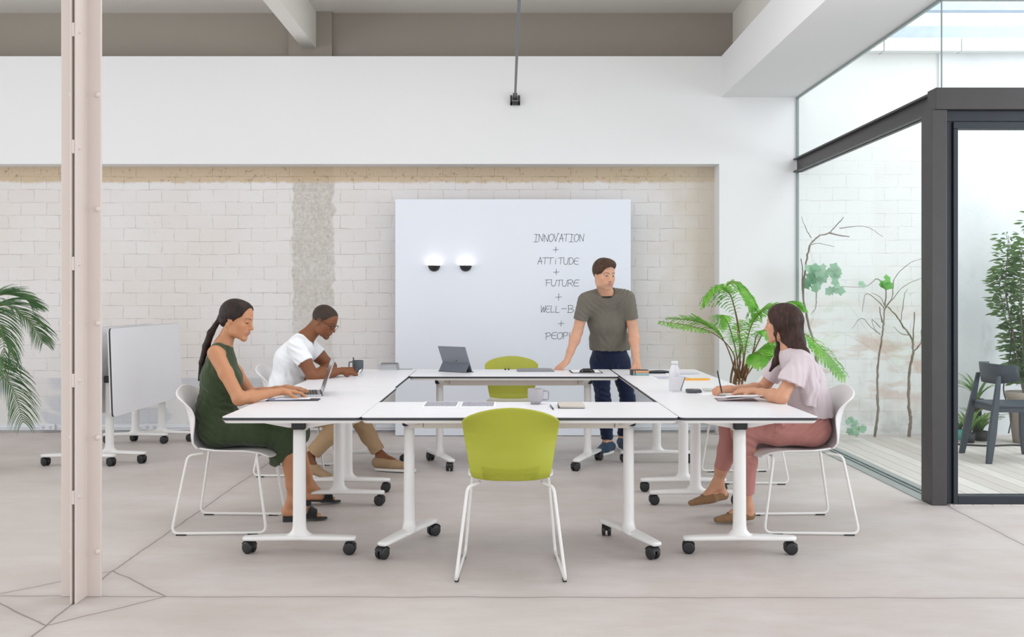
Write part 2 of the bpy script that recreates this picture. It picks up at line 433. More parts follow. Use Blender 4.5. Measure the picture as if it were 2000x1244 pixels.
# glazing: side wall at X = 2.83, front wall at Y = 6.27
XG, YG = 2.83, 6.27
def sbuild(mb, name, mat, kind=True, parent=None, bev=0):
    o = mb.build(name, mat, parent)
    if bev: bevel(o, bev)
    if kind: struct(o)
    return o
w1 = sbuild(MB().box((XG-.006, YG, .01), (XG+.006, 9.38, 2.55)), 'window_1', m_glass)
w2 = sbuild(MB().box((XG-.006, YG, 2.69), (XG+.006, 9.38, 3.29)), 'window_2', m_glass)
w3 = sbuild(MB().box((XG+.012, YG-.006, 2.69), (7.5, YG+.006, 3.29)), 'window_3', m_glass)
e = MB()
e.box((XG-.01, YG, 3.272), (XG+.01, 9.38, 3.29)).box((XG-.01, YG, 0), (XG+.01, 9.38, .012)).box((XG-.012, 9.365, 0), (XG+.012, 9.38, 2.56)).box((XG-.012, 9.365, 2.69), (XG+.012, 9.38, 3.29))
e.box((XG, YG-.01, 3.272), (7.5, YG+.01, 3.29)).box((XG-.003, YG-.006, 2.69), (XG+.004, YG+.002, 3.29))
sbuild(e, 'trim_glass_edge', m_edge)
e = MB().box((XG-.1, YG+.05, 0.0), (XG-.02, 9.38, .006)).box((XG+.02, YG+.05, 0.0), (XG+.08, 9.38, .02))
sbuild(e, 'trim_floor_track', M('brushed_floor_track', '#a9b1b0', .35, .6, var=.1))
# steel I beam along the side, lintel along the front, corner post
def ibeam(mb, axis, a, b, c, z0, z1, w=.13, t=.014):
    """axis 'y' or 'x'; a..b range, c centre on the other axis"""
    for zz0, zz1, hw in ((z0, z0+t, w/2), (z1-t, z1, w/2), (z0, z1, t/2)):
        if axis == 'y': mb.box((c-hw, a, zz0), (c+hw, b, zz1))
        else: mb.box((a, c-hw, zz0), (b, c+hw, zz1))
m = MB(); ibeam(m, 'y', YG-.06, 9.37, XG+.0, 2.555, 2.69, .085)
sbuild(m, 'trim_side_beam', m_steel)
m = MB().box((XG-.07, YG-.08, 2.552), (7.5, YG+.05, 2.692)); sbuild(m, 'trim_front_lintel', m_steel, bev=.004)
XC = 2.737
m = MB().box((XC, YG-.07, 0), (XC+.098, YG+.09, 2.552)); sbuild(m, 'trim_corner_post', m_steel, bev=.004)
m = MB().box((XC+.098, YG-.03, 2.482), (7.5, YG+.03, 2.552)).box((XC+.098, YG-.03, 0), (XC+.148, YG+.03, 2.482)); sbuild(m, 'door_1', m_frame, bev=.003)
m = MB().box((XC+.150, YG-.05, 2.432), (7.5, YG+.02, 2.478)).box((XC+.150, YG-.05, .005), (XC+.180, YG+.02, 2.432)).box((XC+.180, YG-.05, .005), (7.5, YG+.02, .06))
o = sbuild(m, 'door_frame', m_frame, kind=False, parent=bpy.data.objects['door_1'], bev=.004)
o = MB().box((XC+.180, YG-.01, .06), (7.5, YG+.0, 2.432)).build('door_pane', m_glass, bpy.data.objects['door_1'])

# ------------------------------------------------------------------ riveted column
def column():
    x0, x1 = W(120,0,4.32).x, W(198,0,4.32).x
    fx0, fx1 = W(137,0,4.21).x, W(148,0,4.21).x
    root = empty('steel_column', ((fx0+fx1)/2, 4.27, 0), label='cream painted riveted steel column standing full height at the left foreground', cat='column')
    cx = (fx0+fx1)/2
    yb = 4.315-4.27; yf = 4.21-4.27
    for sgn, xe in ((-1, x0-cx), (1, x1-cx)):
        gap = .0055*sgn; t = .0085*sgn
        pl = [(gap,yf),(gap+t,yf),(gap+t,yb),(xe,yb),(xe,yb+.016),(gap,yb+.016)]
        m = MB().prism(pl if sgn > 0 else pl[::-1], 0, 4.235)
        bevel(m.build('steel_angle', m_cream, root), .003)
        rv = MB()
        for k in range(9):
            z = HC-(1077-580)/F*4.32+k*.512
            rx = (.062 if sgn > 0 else -.052)
            rv.lathe([(.0135,0),(.0125,.005),(.008,.010),(0,.012)], 14, Matrix.Translation((rx, yb, z)) @ Matrix.Rotation(PI/2, 4, 'X'))
        rv.build('rivet_row', m_cream, root)
    rv = MB(); sp = MB(); bk = MB()
    for k in range(9):
        z = HC-(970-580)/F*4.24+k*.512
        rv.lathe([(.010,0),(.008,.005),(.004,.007),(0,.008)], 12, Matrix.Translation((.014, yf+.03, z)) @ Matrix.Rotation(PI/2, 4, 'Y'))
        sp.box((-.006, yf-.002, z-.028), (.006, yf+.05, z+.032))
    rv.build('flange_rivets', m_cream, root)
    bevel(sp.build('spacer_plates', m_cream, root), .002)
    bk.box((-.0052, yf+.055, 0), (.0052, yb, 4.235)); bk.build('gap_shade_strip', m_void, root)  # dark strip paints the shade in the slot between the angles
column()

# ceiling mounted conduit with bracket
rod = empty('ceiling_conduit', (W(1006,195,9.38).x, 9.38, 3.27), label='grey square conduit running overhead to a black bracket on the white wall', cat='conduit')
bevel(MB().box((-.011, -7.5, -.0), (.011, 0, .022)).build('conduit', M('grey_conduit', '#7b7d82', .5, .3), rod), .002)
bevel(MB().box((-.047, -.05, -.06), (-.03, 0, .03)).box((.03, -.05, -.06), (.047, 0, .03)).box((-.047, -.05, -.06), (.047, 0, -.03)).box((-.02,-.06,-.01),(.02,-.02,.05)).build('bracket', m_black, rod), .002)

# ------------------------------------------------------------------ folding tables
m_top = M('white_laminate', '#efeff3', .35, var=.01)
m_band = M('dark_edge_band', '#33353a', .5, var=.05)
m_lac = M('white_lacquered_metal', '#eae8e6', .35, var=.01)
m_rail = M('warm_white_rail', '#ddd6cd', .45, var=.02)
m_tyre = M('black_castor', '#1f2022', .45, var=.1)
def tilt_pt(p, piv, a):
    y, z = p[1]-piv[0], p[2]-piv[1]
    return (p[0], piv[0]+y*math.cos(a)-z*math.sin(a), piv[1]+y*math.sin(a)+z*math.cos(a))
def build_table(splay=0.0, folded=False, footc=.59):
    """length along x, depth along y, user side at -y; origin on the floor"""
    root = empty('folding_table')
    L, Dp = .80, .35
    T = MB().prism(rrect(-L+.001, -Dp+.001, L-.001, Dp-.001, .03), .7375, .741)
    E = MB().prism(rrect(-L, -Dp, L, Dp, .032), .724, .7372)
    B = MB().loft([[(x,y,.7238) for x,y in rrect(-L+.003,-Dp+.003,L-.003,Dp-.003,.03)], [(x,y,.709) for x,y in rrect(-L+.012,-Dp+.012,L-.012,Dp-.012,.03)]], smooth=False)
    RR = []
    for s in (-1, 1):   # support arms under the top
        x = s*footc; R = MB(); RR.append(R)
        R.loft([[(x-s*.028-.024,y,.709),(x-s*.028+.024,y,.709),(x-s*.028+.024,y,.709-h),(x-s*.028-.024,y,.709-h)] for y, h in ((-.30,.006),(-.06,.05),(.06,.05),(.30,.006))], smooth=False)
    if folded:
        a = math.radians(-88); piv = (0.0, .69)
        for mb in [T, E, B]+RR: mb.v = [Vector(tilt_pt(p, piv, a))+Vector((0, .055, .055)) for p in mb.v]
    t = T.build('tabletop', m_top, root)
    E.build('edge_band', m_band, t); B.build('underside', m_lac, t)
    for R in RR: bevel(R.build('support_arm', m_lac, root), .004)
    bevel(MB().box((-footc+.078, -.024, .640), (footc-.078, .024, .7085)).build('rail', m_rail, root), .003)
    for s in (-1, 1):
        x = s*footc
        # leg column with flared base
        prof = []
        m = MB(); rings = []
        for z, rx, ry in ((.655,.028,.032),(.60,.0285,.033),(.2,.030,.034),(.15,.030,.035),(.125,.033,.039),(.108,.037,.055),(.097,.038,.085),(.088,.035,.11)):
            rings.append([(x+rx*math.cos(q), ry*math.sin(q), z) for q in [2*PI*k/24 for k in range(24)]])
        m.loft(rings); m.build('leg', m_lac, root)
        xa, xb = sorted((x+s*.036, x-s*.002)); bevel(MB().box((xa, -.037, .652), (xb, .037, .7085)).build('hinge_cap', m_black, root), .012, 3)
        xa, xb = sorted((x-s*.0, x-s*.076)); bevel(MB().box((xa, -.033, .642), (xb, .033, .708)).build('rail_bracket', m_rail, root), .003)
        # foot: tapered bar turned by the splay angle
        ang = s*splay
        R_ = Matrix.Translation((x, 0, 0)) @ Matrix.Rotation(ang, 4, 'Z')
        m = MB(); rings = []
        for y, w, z0, z1 in ((-.295,.012,.076,.090),(-.288,.027,.070,.0935),(-.25,.031,.069,.096),(-.12,.036,.071,.101),(0,.038,.073,.105),(.12,.036,.071,.101),(.25,.031,.069,.096),(.288,.027,.070,.0935),(.295,.012,.076,.090)):
            rings.append([R_ @ Vector((w*math.copysign(abs(math.cos(q))**.6, math.cos(q)), y, (z0+z1)/2+(z1-z0)/2*math.copysign(abs(math.sin(q))**.7, math.sin(q)))) for q in [2*PI*(k+.5)/16 for k in range(16)]])
        m.loft(rings); m.build('foot', m_lac, root)
        for e in (-1, 1):
            c = R_ @ Vector((0, e*.265, 0))
            sw = random.uniform(-.6, .6)
            CM = Matrix.Translation((c.x+.01*e, c.y, 0)) @ Matrix.Rotation(ang+sw+PI/2, 4, 'Z')
            h = MB().lathe([(.012,.045),(.012,.074)], 12, CM, cap=True)
            h.box((-.012,-.006,.03), (.03,.006,.062), CM)
            hood = []
            for k in range(9):
                q = math.radians(20+k*17); hood.append([CM @ Vector((.036*math.cos(q)+0, yy, .033+.036*math.sin(q))) for yy in (-.024,.024)])
            hv = [p for r in hood for p in r]; h.add(hv, [(2*i,2*i+1,2*i+3,2*i+2) for i in range(8)], True)
            cs = h.build('castor', m_tyre, root)
            for yy in (-1, 1):
                WM = CM @ Matrix.Translation((0, yy*.016, .033)) @ Matrix.Rotation(PI/2, 4, 'X')
                MB().lathe([(0,-.0095),(.022,-.0105),(.030,-.0085),(.033,-.004),(.033,.004),(.030,.0085),(.022,.0105),(0,.0095)], 24, WM).build('wheel', m_tyre, cs)
    return root
GT = 'white folding tables set in a square'
xm = .0645 
tb = build_table(math.radians(23)); tb.location = (xm, 4.83+.35, 0)
tag(tb, 'white folding table at the front of the square, carrying the light grey mug', 'table', GT)
t2 = copy_tree(tb); t2.location = (.054, 7.33+.35, 0); t2.rotation_euler.z = PI
t2['label'] = 'white folding table at the back of the square, carrying the grey tablet'
t3 = build_table(0.0)
tag(t3, 'white folding table at front left, carrying the open laptop', 'table', GT)
t3.location = (-1.086, 4.83+.8, 0); t3.rotation_euler.z = -PI/2
for x, y, r, lb in ((-1.100, 6.435+.8, -PI/2, 'white folding table at back left, carrying the dark mug and grey books'),
                    (1.218, 4.83+.8, PI/2, 'white folding table at front right, carrying the white bottle'),
                    (1.218, 6.435+.8, PI/2, 'white folding table at back right, carrying the striped box and orange folder')):
    t = copy_tree(t3); t.location = (x, y, 0); t.rotation_euler.z = r; t['label'] = lb
f1 = build_table(0.0, folded=True)
f1.location = (-3.215, 8.38, 0); f1.rotation_euler.z = -PI/2
tag(f1, 'white folding table with its top tipped upright, the nearer one beside the column', 'table', 'folded tables parked by the wall')
f2 = copy_tree(f1); f2.location = (-3.41, 8.25, 0)
f2['label'] = 'white folding table with its top tipped upright, mostly hidden behind another folded one'

# ------------------------------------------------------------------ sled chairs
m_shell = M('white_shell_plastic', '#e6e4e3', .45, var=.01)
m_lime = M('lime_shell_plastic', '#a9ac36', .5, var=.02)
m_limeedge = m_lime
m_rod = M('white_rod', '#e9e7e4', .35, var=.01)
PROF = [(-.075,.828),(-.052,.77),(-.03,.70),(-.010,.62),(.0,.55),(.012,.50),(.04,.468),(.085,.455),(.16,.450),(.26,.452),(.36,.456),(.43,.452),(.475,.436),(.49,.42)]
def prof_at(s):
    p = [Vector((a,b,0)) for a,b in PROF]
    cum = [0]
    for i in range(1, len(p)): cum.append(cum[-1]+(p[i]-p[i-1]).length)
    t = s*cum[-1]
    for i in range(1, len(p)):
        if t <= cum[i] or i == len(p)-1:
            f = (t-cum[i-1])/(cum[i]-cum[i-1]); return p[i-1].lerp(p[i], min(f,1.0))
WX = (0,.06,.12,.16,.21,.28,.36,.44,.52,.7,1); WY = (.0,.018,.062,.084,.086,.066,.045,.028,.012,0,0)
def interp(x, xs, ys): return float(np.interp(x, xs, ys))
def chair_shell(s0, s1, ns, nu=28):
    vs = []; fs = []
    for i in range(ns+1):
        for j in range(nu+1):
            u = -1+2*j/nu
            s = s0+(s1-s0)*i/ns
            if s0 == 0:                                   # domed top edge
                top = .088*(1-math.sqrt(max(0, 1-.985*u*u)))**.9+.012*u*u
                s = top+(s1-top)*i/ns
            if s1 >= 1: 
                e = .02*abs(u)**4; s = min(s, 1-e*(i/ns))
            p = prof_at(s)
            hw = interp(s, (0,.09,.16,.3,.42,.5,.62,.85,1), (.232,.233,.228,.208,.192,.180,.212,.215,.195))
            w = interp(s, WX, WY)*abs(u)**2.4
            lift = interp(s, (0,.35,.45,.5,.6,.8,.95,1), (0,0,.012,.022,.022,.014,.0,.0))*abs(u)**3
            y = u*hw
            vs.append((p.x+w, y, p.y+lift))
    for i in range(ns):
        for j in range(nu):
            a = i*(nu+1)+j; fs.append((a, a+1, a+nu+2, a+nu+1))
    return vs, fs
def shell_part(name, s0, s1, ns, mat, parent):
    vs, fs = chair_shell(s0, s1, ns); o = mesh_obj(name, vs, fs, mat, parent, True)
    so = o.modifiers.new('thick', 'SOLIDIFY'); so.thickness = .011; so.offset = 0
    sb = o.modifiers.new('sub', 'SUBSURF'); sb.levels = 1; sb.render_levels = 1
    return o
def build_chair(back_mat, seat_mat):
    root = empty('sled_chair')
    b = shell_part('backrest', 0, .468, 28, back_mat, root)
    shell_part('seat', .468, 1, 22, seat_mat, root)
    rb = MB()                                              # fine horizontal grooves low on the back
    for k in range(9):
        z = .515+k*.009; pts = []
        for j in range(15):
            u = -.70+1.40*j/14; s = .458-k*.0105
            p = prof_at(s-.045*u*u*.6); hw = interp(s, (0,.09,.16,.3,.42,.5), (.232,.233,.228,.208,.192,.18))
            w = interp(s, WX, WY)*abs(u)**2.4
            pts.append((p.x+w-.0068, u*hw, p.y))
        rb.tube(pts, .0017, 6)
    rb.build('back_ribs', back_mat, b)
    pts = []
    for sy in (-1, 1):
        path = [(.41, 0, .435), (.41, sy*.195, .435), (.475, sy*.235, .011), (-.055, sy*.258, .011), (.02, sy*.205, .44), (.07, sy*.165, .4445), (.10, sy*.15, .448)]
        MB().tube(smoothpath(path, .045, 6), .0078, 10).build('sled_frame', m_rod, root)
        for x in (.0, .40):
            MB().box((x-.028, sy*(.255 if x == 0 else .241)-.009, 0), (x+.028, sy*(.255 if x == 0 else .241)+.009, .008)).build('glide', m_black, root)
    return root
GC = 'white sled chairs around the tables'
ch = build_chair(m_shell, m_shell); ch.location = (-1.835, 5.68, 0)
tag(ch, 'white sled chair at front left, occupied by the woman in the green dress', 'chair', GC)
for x, y, r, lb in ((-1.84, 7.44, 0, 'white sled chair at back left, occupied by the man in the white T-shirt'),
                    (1.93, 5.68, PI, 'white sled chair at front right, occupied by the woman in pink trousers'),
                    (1.965, 7.15, PI, 'empty white sled chair at back right, behind the long haired woman')):
    c = copy_tree(ch); c.location = (x, y, 0); c.rotation_euler.z = r; c['label'] = lb
gc = build_chair(m_lime, m_shell); gc.location = (.018, 4.565, 0); gc.rotation_euler.z = PI/2
tag(gc, 'lime green backed sled chair in the centre foreground, seen from behind', 'chair', 'lime green sled chairs')
g2 = copy_tree(gc); g2.location = (.04, 8.36, 0); g2.rotation_euler.z = -PI/2
g2['label'] = 'lime green sled chair on the far side of the back table, before the whiteboard'

# ------------------------------------------------------------------ whiteboard with wall lamps and handwriting
YB = 9.30
bx0, bx1 = W(772,0,YB).x, W(1232,0,YB).x; bz1 = W(0,389,YB).z
m_board = M('white_board', '#e6eaf4', .35, var=.005)
wb = empty('whiteboard', ((bx0+bx1)/2, YB, 0), label='large square free standing whiteboard with handwritten words against the brick wall', cat='whiteboard')
hw_ = (bx1-bx0)/2
bevel(MB().box((-hw_, 0, .005), (hw_, .07, bz1)).build('board', m_board, wb), .003)
G = {  # strokes in a unit box, y up
 'I': [[(0,.02),(1,.0)],[(.5,.0),(.55,1)],[(.1,1),(1,.95)]], 'i': [[(.5,0),(.5,.62)],[(.5,.85),(.52,.9)]],
 'N': [[(.1,0),(.05,.9)],[(.05,.95),(.85,.05)],[(.85,.05),(.95,1)]],
 'O': [[(.5,1),(.12,.8),(0,.45),(.2,.08),(.55,0),(.9,.25),(1,.65),(.75,.95),(.45,1)]],
 'V': [[(0,.95),(.35,0),(.75,1),(1,.95)]], 'A': [[(0,-.05),(.5,1)],[(.5,1),(.85,0)],[(.1,.35),(1,.4)]],
 'T': [[(-.1,.9),(1.1,.98)],[(.5,.95),(.45,0)]], 'U': [[(0,.95),(.02,.3),(.3,.0),(.75,.1),(.95,.9)]],
 'D': [[(.1,0),(.1,.9)],[(-.1,.9),(.5,1),(.95,.7),(.9,.25),(.5,0),(.05,0)]],
 'E': [[(1,.95),(.35,.95),(.02,.6),(.02,.25),(.4,0),(1,.05)],[(.05,.5),(.85,.52)]],
 'F': [[(.15,0),(.15,.9)],[(-.1,.92),(1.1,.98)],[(.1,.5),(.85,.52)]],
 'R': [[(.05,0),(.05,.9)],[(-.1,.9),(.6,1),(.95,.75),(.6,.5),(.1,.45)],[(.4,.45),(1.1,0)]],
 'W': [[(0,1),(.15,0),(.5,.8)],[(.5,.8),(.75,0),(1,1)]], 'L': [[(.2,1),(.15,.1),(.4,0),(1,.05)]],
 '-': [[(0,.5),(1,.6)]], '+': [[(0,.45),(1,.52)],[(.5,0),(.48,1)]],
 'B': [[(.1,0),(.1,.95)],[(-.05,.95),(.6,1),(.8,.75),(.5,.52),(.15,.5)],[(.5,.52),(1,.3),(.7,.02),(-.05,0)]],
 'P': [[(.1,0),(.12,.9)],[(-.15,.85),(.6,1),(.95,.75),(.6,.48),(.12,.45)]]}
m_ink = M('marker_ink', '#2b2d33', .6)
def write(mb, text, x0, x1, y0, y1, D, slope=0, adv=None):
    n = len(text); w = (x1-x0)/n
    for i, chx in enumerate(text):
        if chx == ' ' : continue
        jx, jy = random.uniform(-.04,.04)*w, random.uniform(-.05,.05)*(y1-y0)
        cw = w*.90
        for st in G[chx]:
            q = [W(x0+i*w+w*.05+cw*a+jx+(b-.5)*.9, y1-(y1-y0)*b+slope*(i*w)+jy, D) for a, b in st]
            pts = spline(q, 4) if len(q) > 2 else q
            for k in range(len(pts)-1):
                a, b = pts[k], pts[k+1]; d = (b-a); 
                if d.length < 1e-6: continue
                d.normalize(); nrm = Vector((-d.z, 0, d.x))*.0021; d = d*.002
                off = Vector(((bx0+bx1)/2, YB, 0))
                vs = [a-d-nrm-off, b+d-nrm-off, b+d+nrm-off, a-d+nrm-off]
                f2_ = [v+Vector((0,.0006,0)) for v in vs]
                mb.add(vs+f2_, [(0,1,2,3),(7,6,5,4),(0,4,5,1),(1,5,6,2),(2,6,7,3),(3,7,4,0)])
DI = YB-.0008
for nm, tx, x0, x1, y0, y1 in (('handwriting','INNOVATION',1042,1141,457,472),('handwriting','ATTiTUDE',1050,1131,503,516),('handwriting','FUTURE',1065,1131,546,559),
                           ('handwriting','WELL',1056,1093,597,610),('handwriting','-',1096,1107,600,606),('handwriting','B',1109,1122,596,610),('handwriting','PEOPL',1065,1122,649,662),
                           ('plus_sign','+',1080,1092,482,492),('plus_sign','+',1081,1093,526,537),('plus_sign','+',1085,1098,573,586),('plus_sign','+',1090,1103,627,637)):
    mb = MB(); write(mb, tx, x0, x1, y0, y1, DI); mb.build(nm, m_ink, wb)
m_glow, nt_, b_ = new_mat('lamp_lens'); b_.inputs['Emission Color'].default_value = (1,.93,.82,1); b_.inputs['Emission Strength'].default_value = 3
for px, lb in ((848, 'small black half-dome wall lamp, the left one on the whiteboard'), (909.5, 'small black half-dome wall lamp, the right one on the whiteboard')):
    p = W(px, 518.5, YB)
    r = empty('wall_lamp', (p.x, YB, p.z), label=lb, cat='lamp', group='half-dome lamps on the whiteboard')
    R0 = .056; vs = []; fs = []; n1, n2 = 24, 10        # quarter-sphere cup opening upward
    for i in range(n2+1):
        el = -PI/2*i/n2
        for k in range(n1+1):
            az = PI+PI*k/n1
            vs.append((R0*math.cos(az)*math.cos(el), R0*1.1*math.sin(az)*math.cos(el)-.004, R0*math.sin(el)))
    for i in range(n2):
        for k in range(n1): fs.append((i*(n1+1)+k, i*(n1+1)+k+1, (i+1)*(n1+1)+k+1, (i+1)*(n1+1)+k))
    o = mesh_obj('lamp_cup', vs, fs, m_black, r, True); so = o.modifiers.new('t','SOLIDIFY'); so.thickness = .003
    pl = [(0,0)]+[(.05*math.cos(PI+PI*k/16), .052*math.sin(PI+PI*k/16)-.003) for k in range(17)]
    MB().prism(pl[1:], -.010, -.006).build('lamp_lens', m_glow, r)
    MB().box((-.045,-.004,-.045),(.045,0,-.012)).build('back_plate', m_lac, r)
    l = bpy.data.lights.new('wall_lamp_light', 'AREA'); l.shape='RECTANGLE'; l.size=.08; l.size_y=.035; l.energy=.16; l.color=(1,.93,.82)
    lo = bpy.data.objects.new('wall_lamp_light', l); lo.location=(0,-.026,-.003); lo.rotation_euler=(PI,0,0); link(lo, r)

# ------------------------------------------------------------------ things on the tables
ZT = .7412
def onT(px, py):
    """point on the table surface under a photo pixel"""
    D = (HC-ZT)*F/(py-580); return Vector(((px-990)/F*D, D, ZT))
def mug(c, r, h, mat, label, group, handle_ang):
    root = empty('mug', c, handle_ang, label, 'mug', group)
    MB().lathe([(0,.004),(r*.5,.004),(r*.53,0),(r*.58,.0),(r*.6,.006),(r*.86,.016),(r*.97,.032),(r,.05),(r,h-.002),(r-.002,h),(r-.004,h-.003),(r-.004,.03),(r*.8,.012),(0,.010)], 40).build('mug_body', mat, root)
    pts = smoothpath([(r-.002,0,h*.86),(r+.030,0,h*.86),(r+.030,0,h*.27),(r-.004,0,h*.27)], .022, 8)
    MB().tube(pts, .0045, 10, sq=1.4).build('handle', mat, root)
    return root
p = onT(1046, 789)
mug((p.x, p.y, ZT), .0445, .087, M('light_grey_stoneware', '#a9a5a9', .6, var=.03), 'light grey mug on the front table', None, 0)
p = onT(706, 724)
mug((p.x, 7.68, ZT), .044, .098, M('dark_grey_stoneware', '#4b5258', .5, var=.05), 'dark grey mug beside the writing man hand, on the back left table', None, math.radians(170))
def slab(name, poly, z0, z1, mat, parent=None, bev=.001):
    return bevel(MB().prism(poly, z0, z1).build(name, mat, parent), bev)
def rot_rect(cx, cy, w, d, a):
    c, s = math.cos(a), math.sin(a)
    return [(cx+x*c-y*s, cy+x*s+y*c) for x, y in ((-w/2,-d/2),(w/2,-d/2),(w/2,d/2),(-w/2,d/2))]
m_paper = M('white_paper', '#f2f2f4', .8, var=.01)
m_dark = M('dark_cover', '#33343a', .6, var=.08)
# open magazine on the front table
a = onT(822,797); b = onT(968,797)
mg = empty('magazine', ((a.x+b.x)/2, a.y+.085, ZT), label='open magazine with printed pages lying flat on the front table', cat='magazine')
hw = (b.x-a.x)/2
for s in (-1, 1):
    x0, x1 = sorted((s*.003, s*hw))
    slab('page', [(x0,-.075),(x1,-.075),(x1,.20),(x0,.20)], 0, .005, m_paper, mg)
    slab('printed_text', [(x0+.012,-.04),(x1-.012,-.04),(x1-.010,.185),(x0+.012,.185)], .005, .0056, M('printed_grey', '#a3a2ad', .8, var=.35, scale=90, stretch=(1,.25,1)), mg, 0)
# pen and beige notebook
a = onT(1075,793); b = onT(1081,801)
pn = empty('pen', (a.x, a.y, ZT+.005), label='short dark grey pen beside the beige notebook on the front table', cat='pen')
d = b-a
MB().tube([(0,0,0),(d.x*.75,d.y*.75,0)], .0045, 10).build('barrel', M('grey_pen','#77777b',.4), pn); MB().tube([(d.x*.75,d.y*.75,0),(d.x,d.y,0)], [.0045,.002], 10).build('tip', m_dark, pn)
nb = empty('notebook', onT(1116,796), math.radians(-2), 'beige cloth notebook with dark spine on the front table', 'notebook')
slab('back_cover', rot_rect(0,.05,.140,.19,0), 0, .003, m_dark, nb)
slab('pages', rot_rect(.002,.05,.134,.182,0), .003, .011, M('cream_pages','#d9d2c8',.8), nb)
slab('front_cover', rot_rect(0,.05,.142,.19,.03), .011, .015, M('beige_cloth','#cfc6bd',.85,bmp=.3,bscale=200), nb)
slab('spine', rot_rect(-.070,.05,.006,.19,0), 0, .014, m_dark, nb)
# tablet with folding stand (back to the camera)
def tablet2():
    c0 = onT(895,728)
    root = empty('tablet', (W(889,0,7.76).x, 7.76, ZT), math.radians(-36), 'grey tablet propped on its folded keyboard stand on the back table', 'tablet')
    m_tab = M('tablet_grey', '#868a93', .4, .4, var=.03); m_kb = M('keyboard_fabric', '#646a75', .8, var=.08, scale=40)
    # plate: local x width, tilts so that the top comes toward the camera (-y)
    wv = .140; tl = math.radians(25); Lh = .222
    R_ = Matrix.Translation((0, .045, .004)) @ Matrix.Rotation(tl, 4, 'X')
    body = bevel(MB().box((-wv,-.004,0),(wv,.004,Lh), R_).build('tablet_body', m_tab, root), .002)
    lg = MB()
    for i in (0,1):
        for j in (0,1):
            x, z = -.0045+.0055*i+.012, .092+.0055*j
            lg.box((x, -.0048, z), (x+.0045, -.0040, z+.0045), R_)
    lg.build('square_emblem', m_dark, body)
    MB().lathe([(.004,-.0048),(0,-.0048)],12,R_@Matrix.Translation((wv-.012,-.0046,Lh-.012))@Matrix.Rotation(PI/2,4,'X')@Matrix.Translation((0,0,.005))).build('camera_lens', m_dark, body)
    # stand panel: from plate mid height down toward the camera
    zt = .076; q = R_ @ Vector((0,-.006,zt))
    vs = [(-wv, q.y, q.z), (wv, q.y, q.z), (wv, q.y-.048, .002), (-wv, q.y-.048, .002)]
    vs2 = [(x, y+.005, z+.001) for x,y,z in vs]
    MB().add(vs+vs2, [(0,1,2,3),(7,6,5,4),(0,4,5,1),(1,5,6,2),(2,6,7,3),(3,7,4,0)]).build('folding_stand', m_kb, root)
    bevel(MB().box((-wv, q.y-.052, 0), (wv, .065, .004)).build('keyboard', m_dark, root), .001)
tablet2()
# stacked grey books
zz = ZT
p = onT(757, 723)
for k, (w_, d_, h_, c_, a_) in enumerate(((.148,.20,.013,'#9a9ca0',.0),(.146,.19,.011,'#b0b1b5',.02),(.142,.19,.014,'#8d8f93',-.03),(.138,.19,.010,'#6b6c70',.05))):
    lb = ['grey book at the bottom of the stack beside the whiteboard edge', 'pale grey book second from the bottom of the stack', 'mid grey book second from the top of the stack', 'dark grey book on top of the stack beside the whiteboard edge'][k]
    r = empty('book', (p.x+.005*k*0, p.y+.12, zz), a_, lb, 'book', 'grey books stacked on the back left table')
    slab('pages', rot_rect(0,0,w_-.006,d_-.004,0), .0012, h_-.0012, M('grey_pages','#c6c7ca',.8,var=.1,scale=80,stretch=(.1,.1,8)), r, 0)
    slab('cover', rot_rect(0,0,w_,d_,0), 0, .0012, M('cover'+c_, c_, .6), r, 0); slab('cover', rot_rect(0,0,w_,d_,0), h_-.0012, h_, M('cover'+c_, c_, .6), r, 0)
    zz += h_
slab('sheet', rot_rect(0,0,.16,.12,.1), 0, .002, M('cover#b0b1b5','#b0b1b5'), empty('pamphlet', (p.x+.115, p.y+.10, ZT), 0, 'thin grey pamphlet lying to the right of the stacked grey books', 'pamphlet'))  # flat grey sheet painted as the shade beside the stacked books
# flat grey magazine on back table (softly curved)
p = onT(1045, 721.5)
mg = empty('magazine', (p.x, 7.86, ZT), .02, 'closed grey magazine lying flat between the lime chair and the man hand', 'magazine')
m = MB(); n = 16; top = []; 
vs = []; fs = []
for i in range(n+1):
    x = -.15+.30*i/n; h = .012+.004*math.sin(i/n*PI)-(.009 if i == n else 0)
    vs += [(x,-.10,0),(x,-.10,h),(x,.10,h),(x,.10,0)]
for i in range(n):
    for k in range(4): fs.append((i*4+k, i*4+(k+1)%4, (i+1)*4+(k+1)%4, (i+1)*4+k))
fs += [(0,1,2,3),(n*4+3,n*4+2,n*4+1,n*4)]
m.add(vs, fs); m.build('pages', M('magazine_grey','#8a8a8e',.6,var=.1,scale=30), mg)
slab('cover', rot_rect(0,0,.302,.202,0), -.0002, .0014, m_dark, mg)
# two little black clips
for px, lb in ((987, 'tiny black clip on the back table, left of its twin'), (993.5, 'tiny black clip on the back table, right of its twin')):
    p = onT(px, 722.5)
    r = empty('binder_clip', (p.x, p.y, ZT), .2, lb, 'clip', 'tiny clips on the back table')
    slab('clip_body', rot_rect(0,0,.014,.012,0), 0, .011, m_black, r)
    MB().tube(smoothpath([(-.004,0,.01),(-.006,0,.024),(0,0,.028),(.006,0,.024),(.004,0,.01)], .003, 3), .001, 6).build('clip_wire', M('steel_wire','#8d8d90',.3,.9), r)
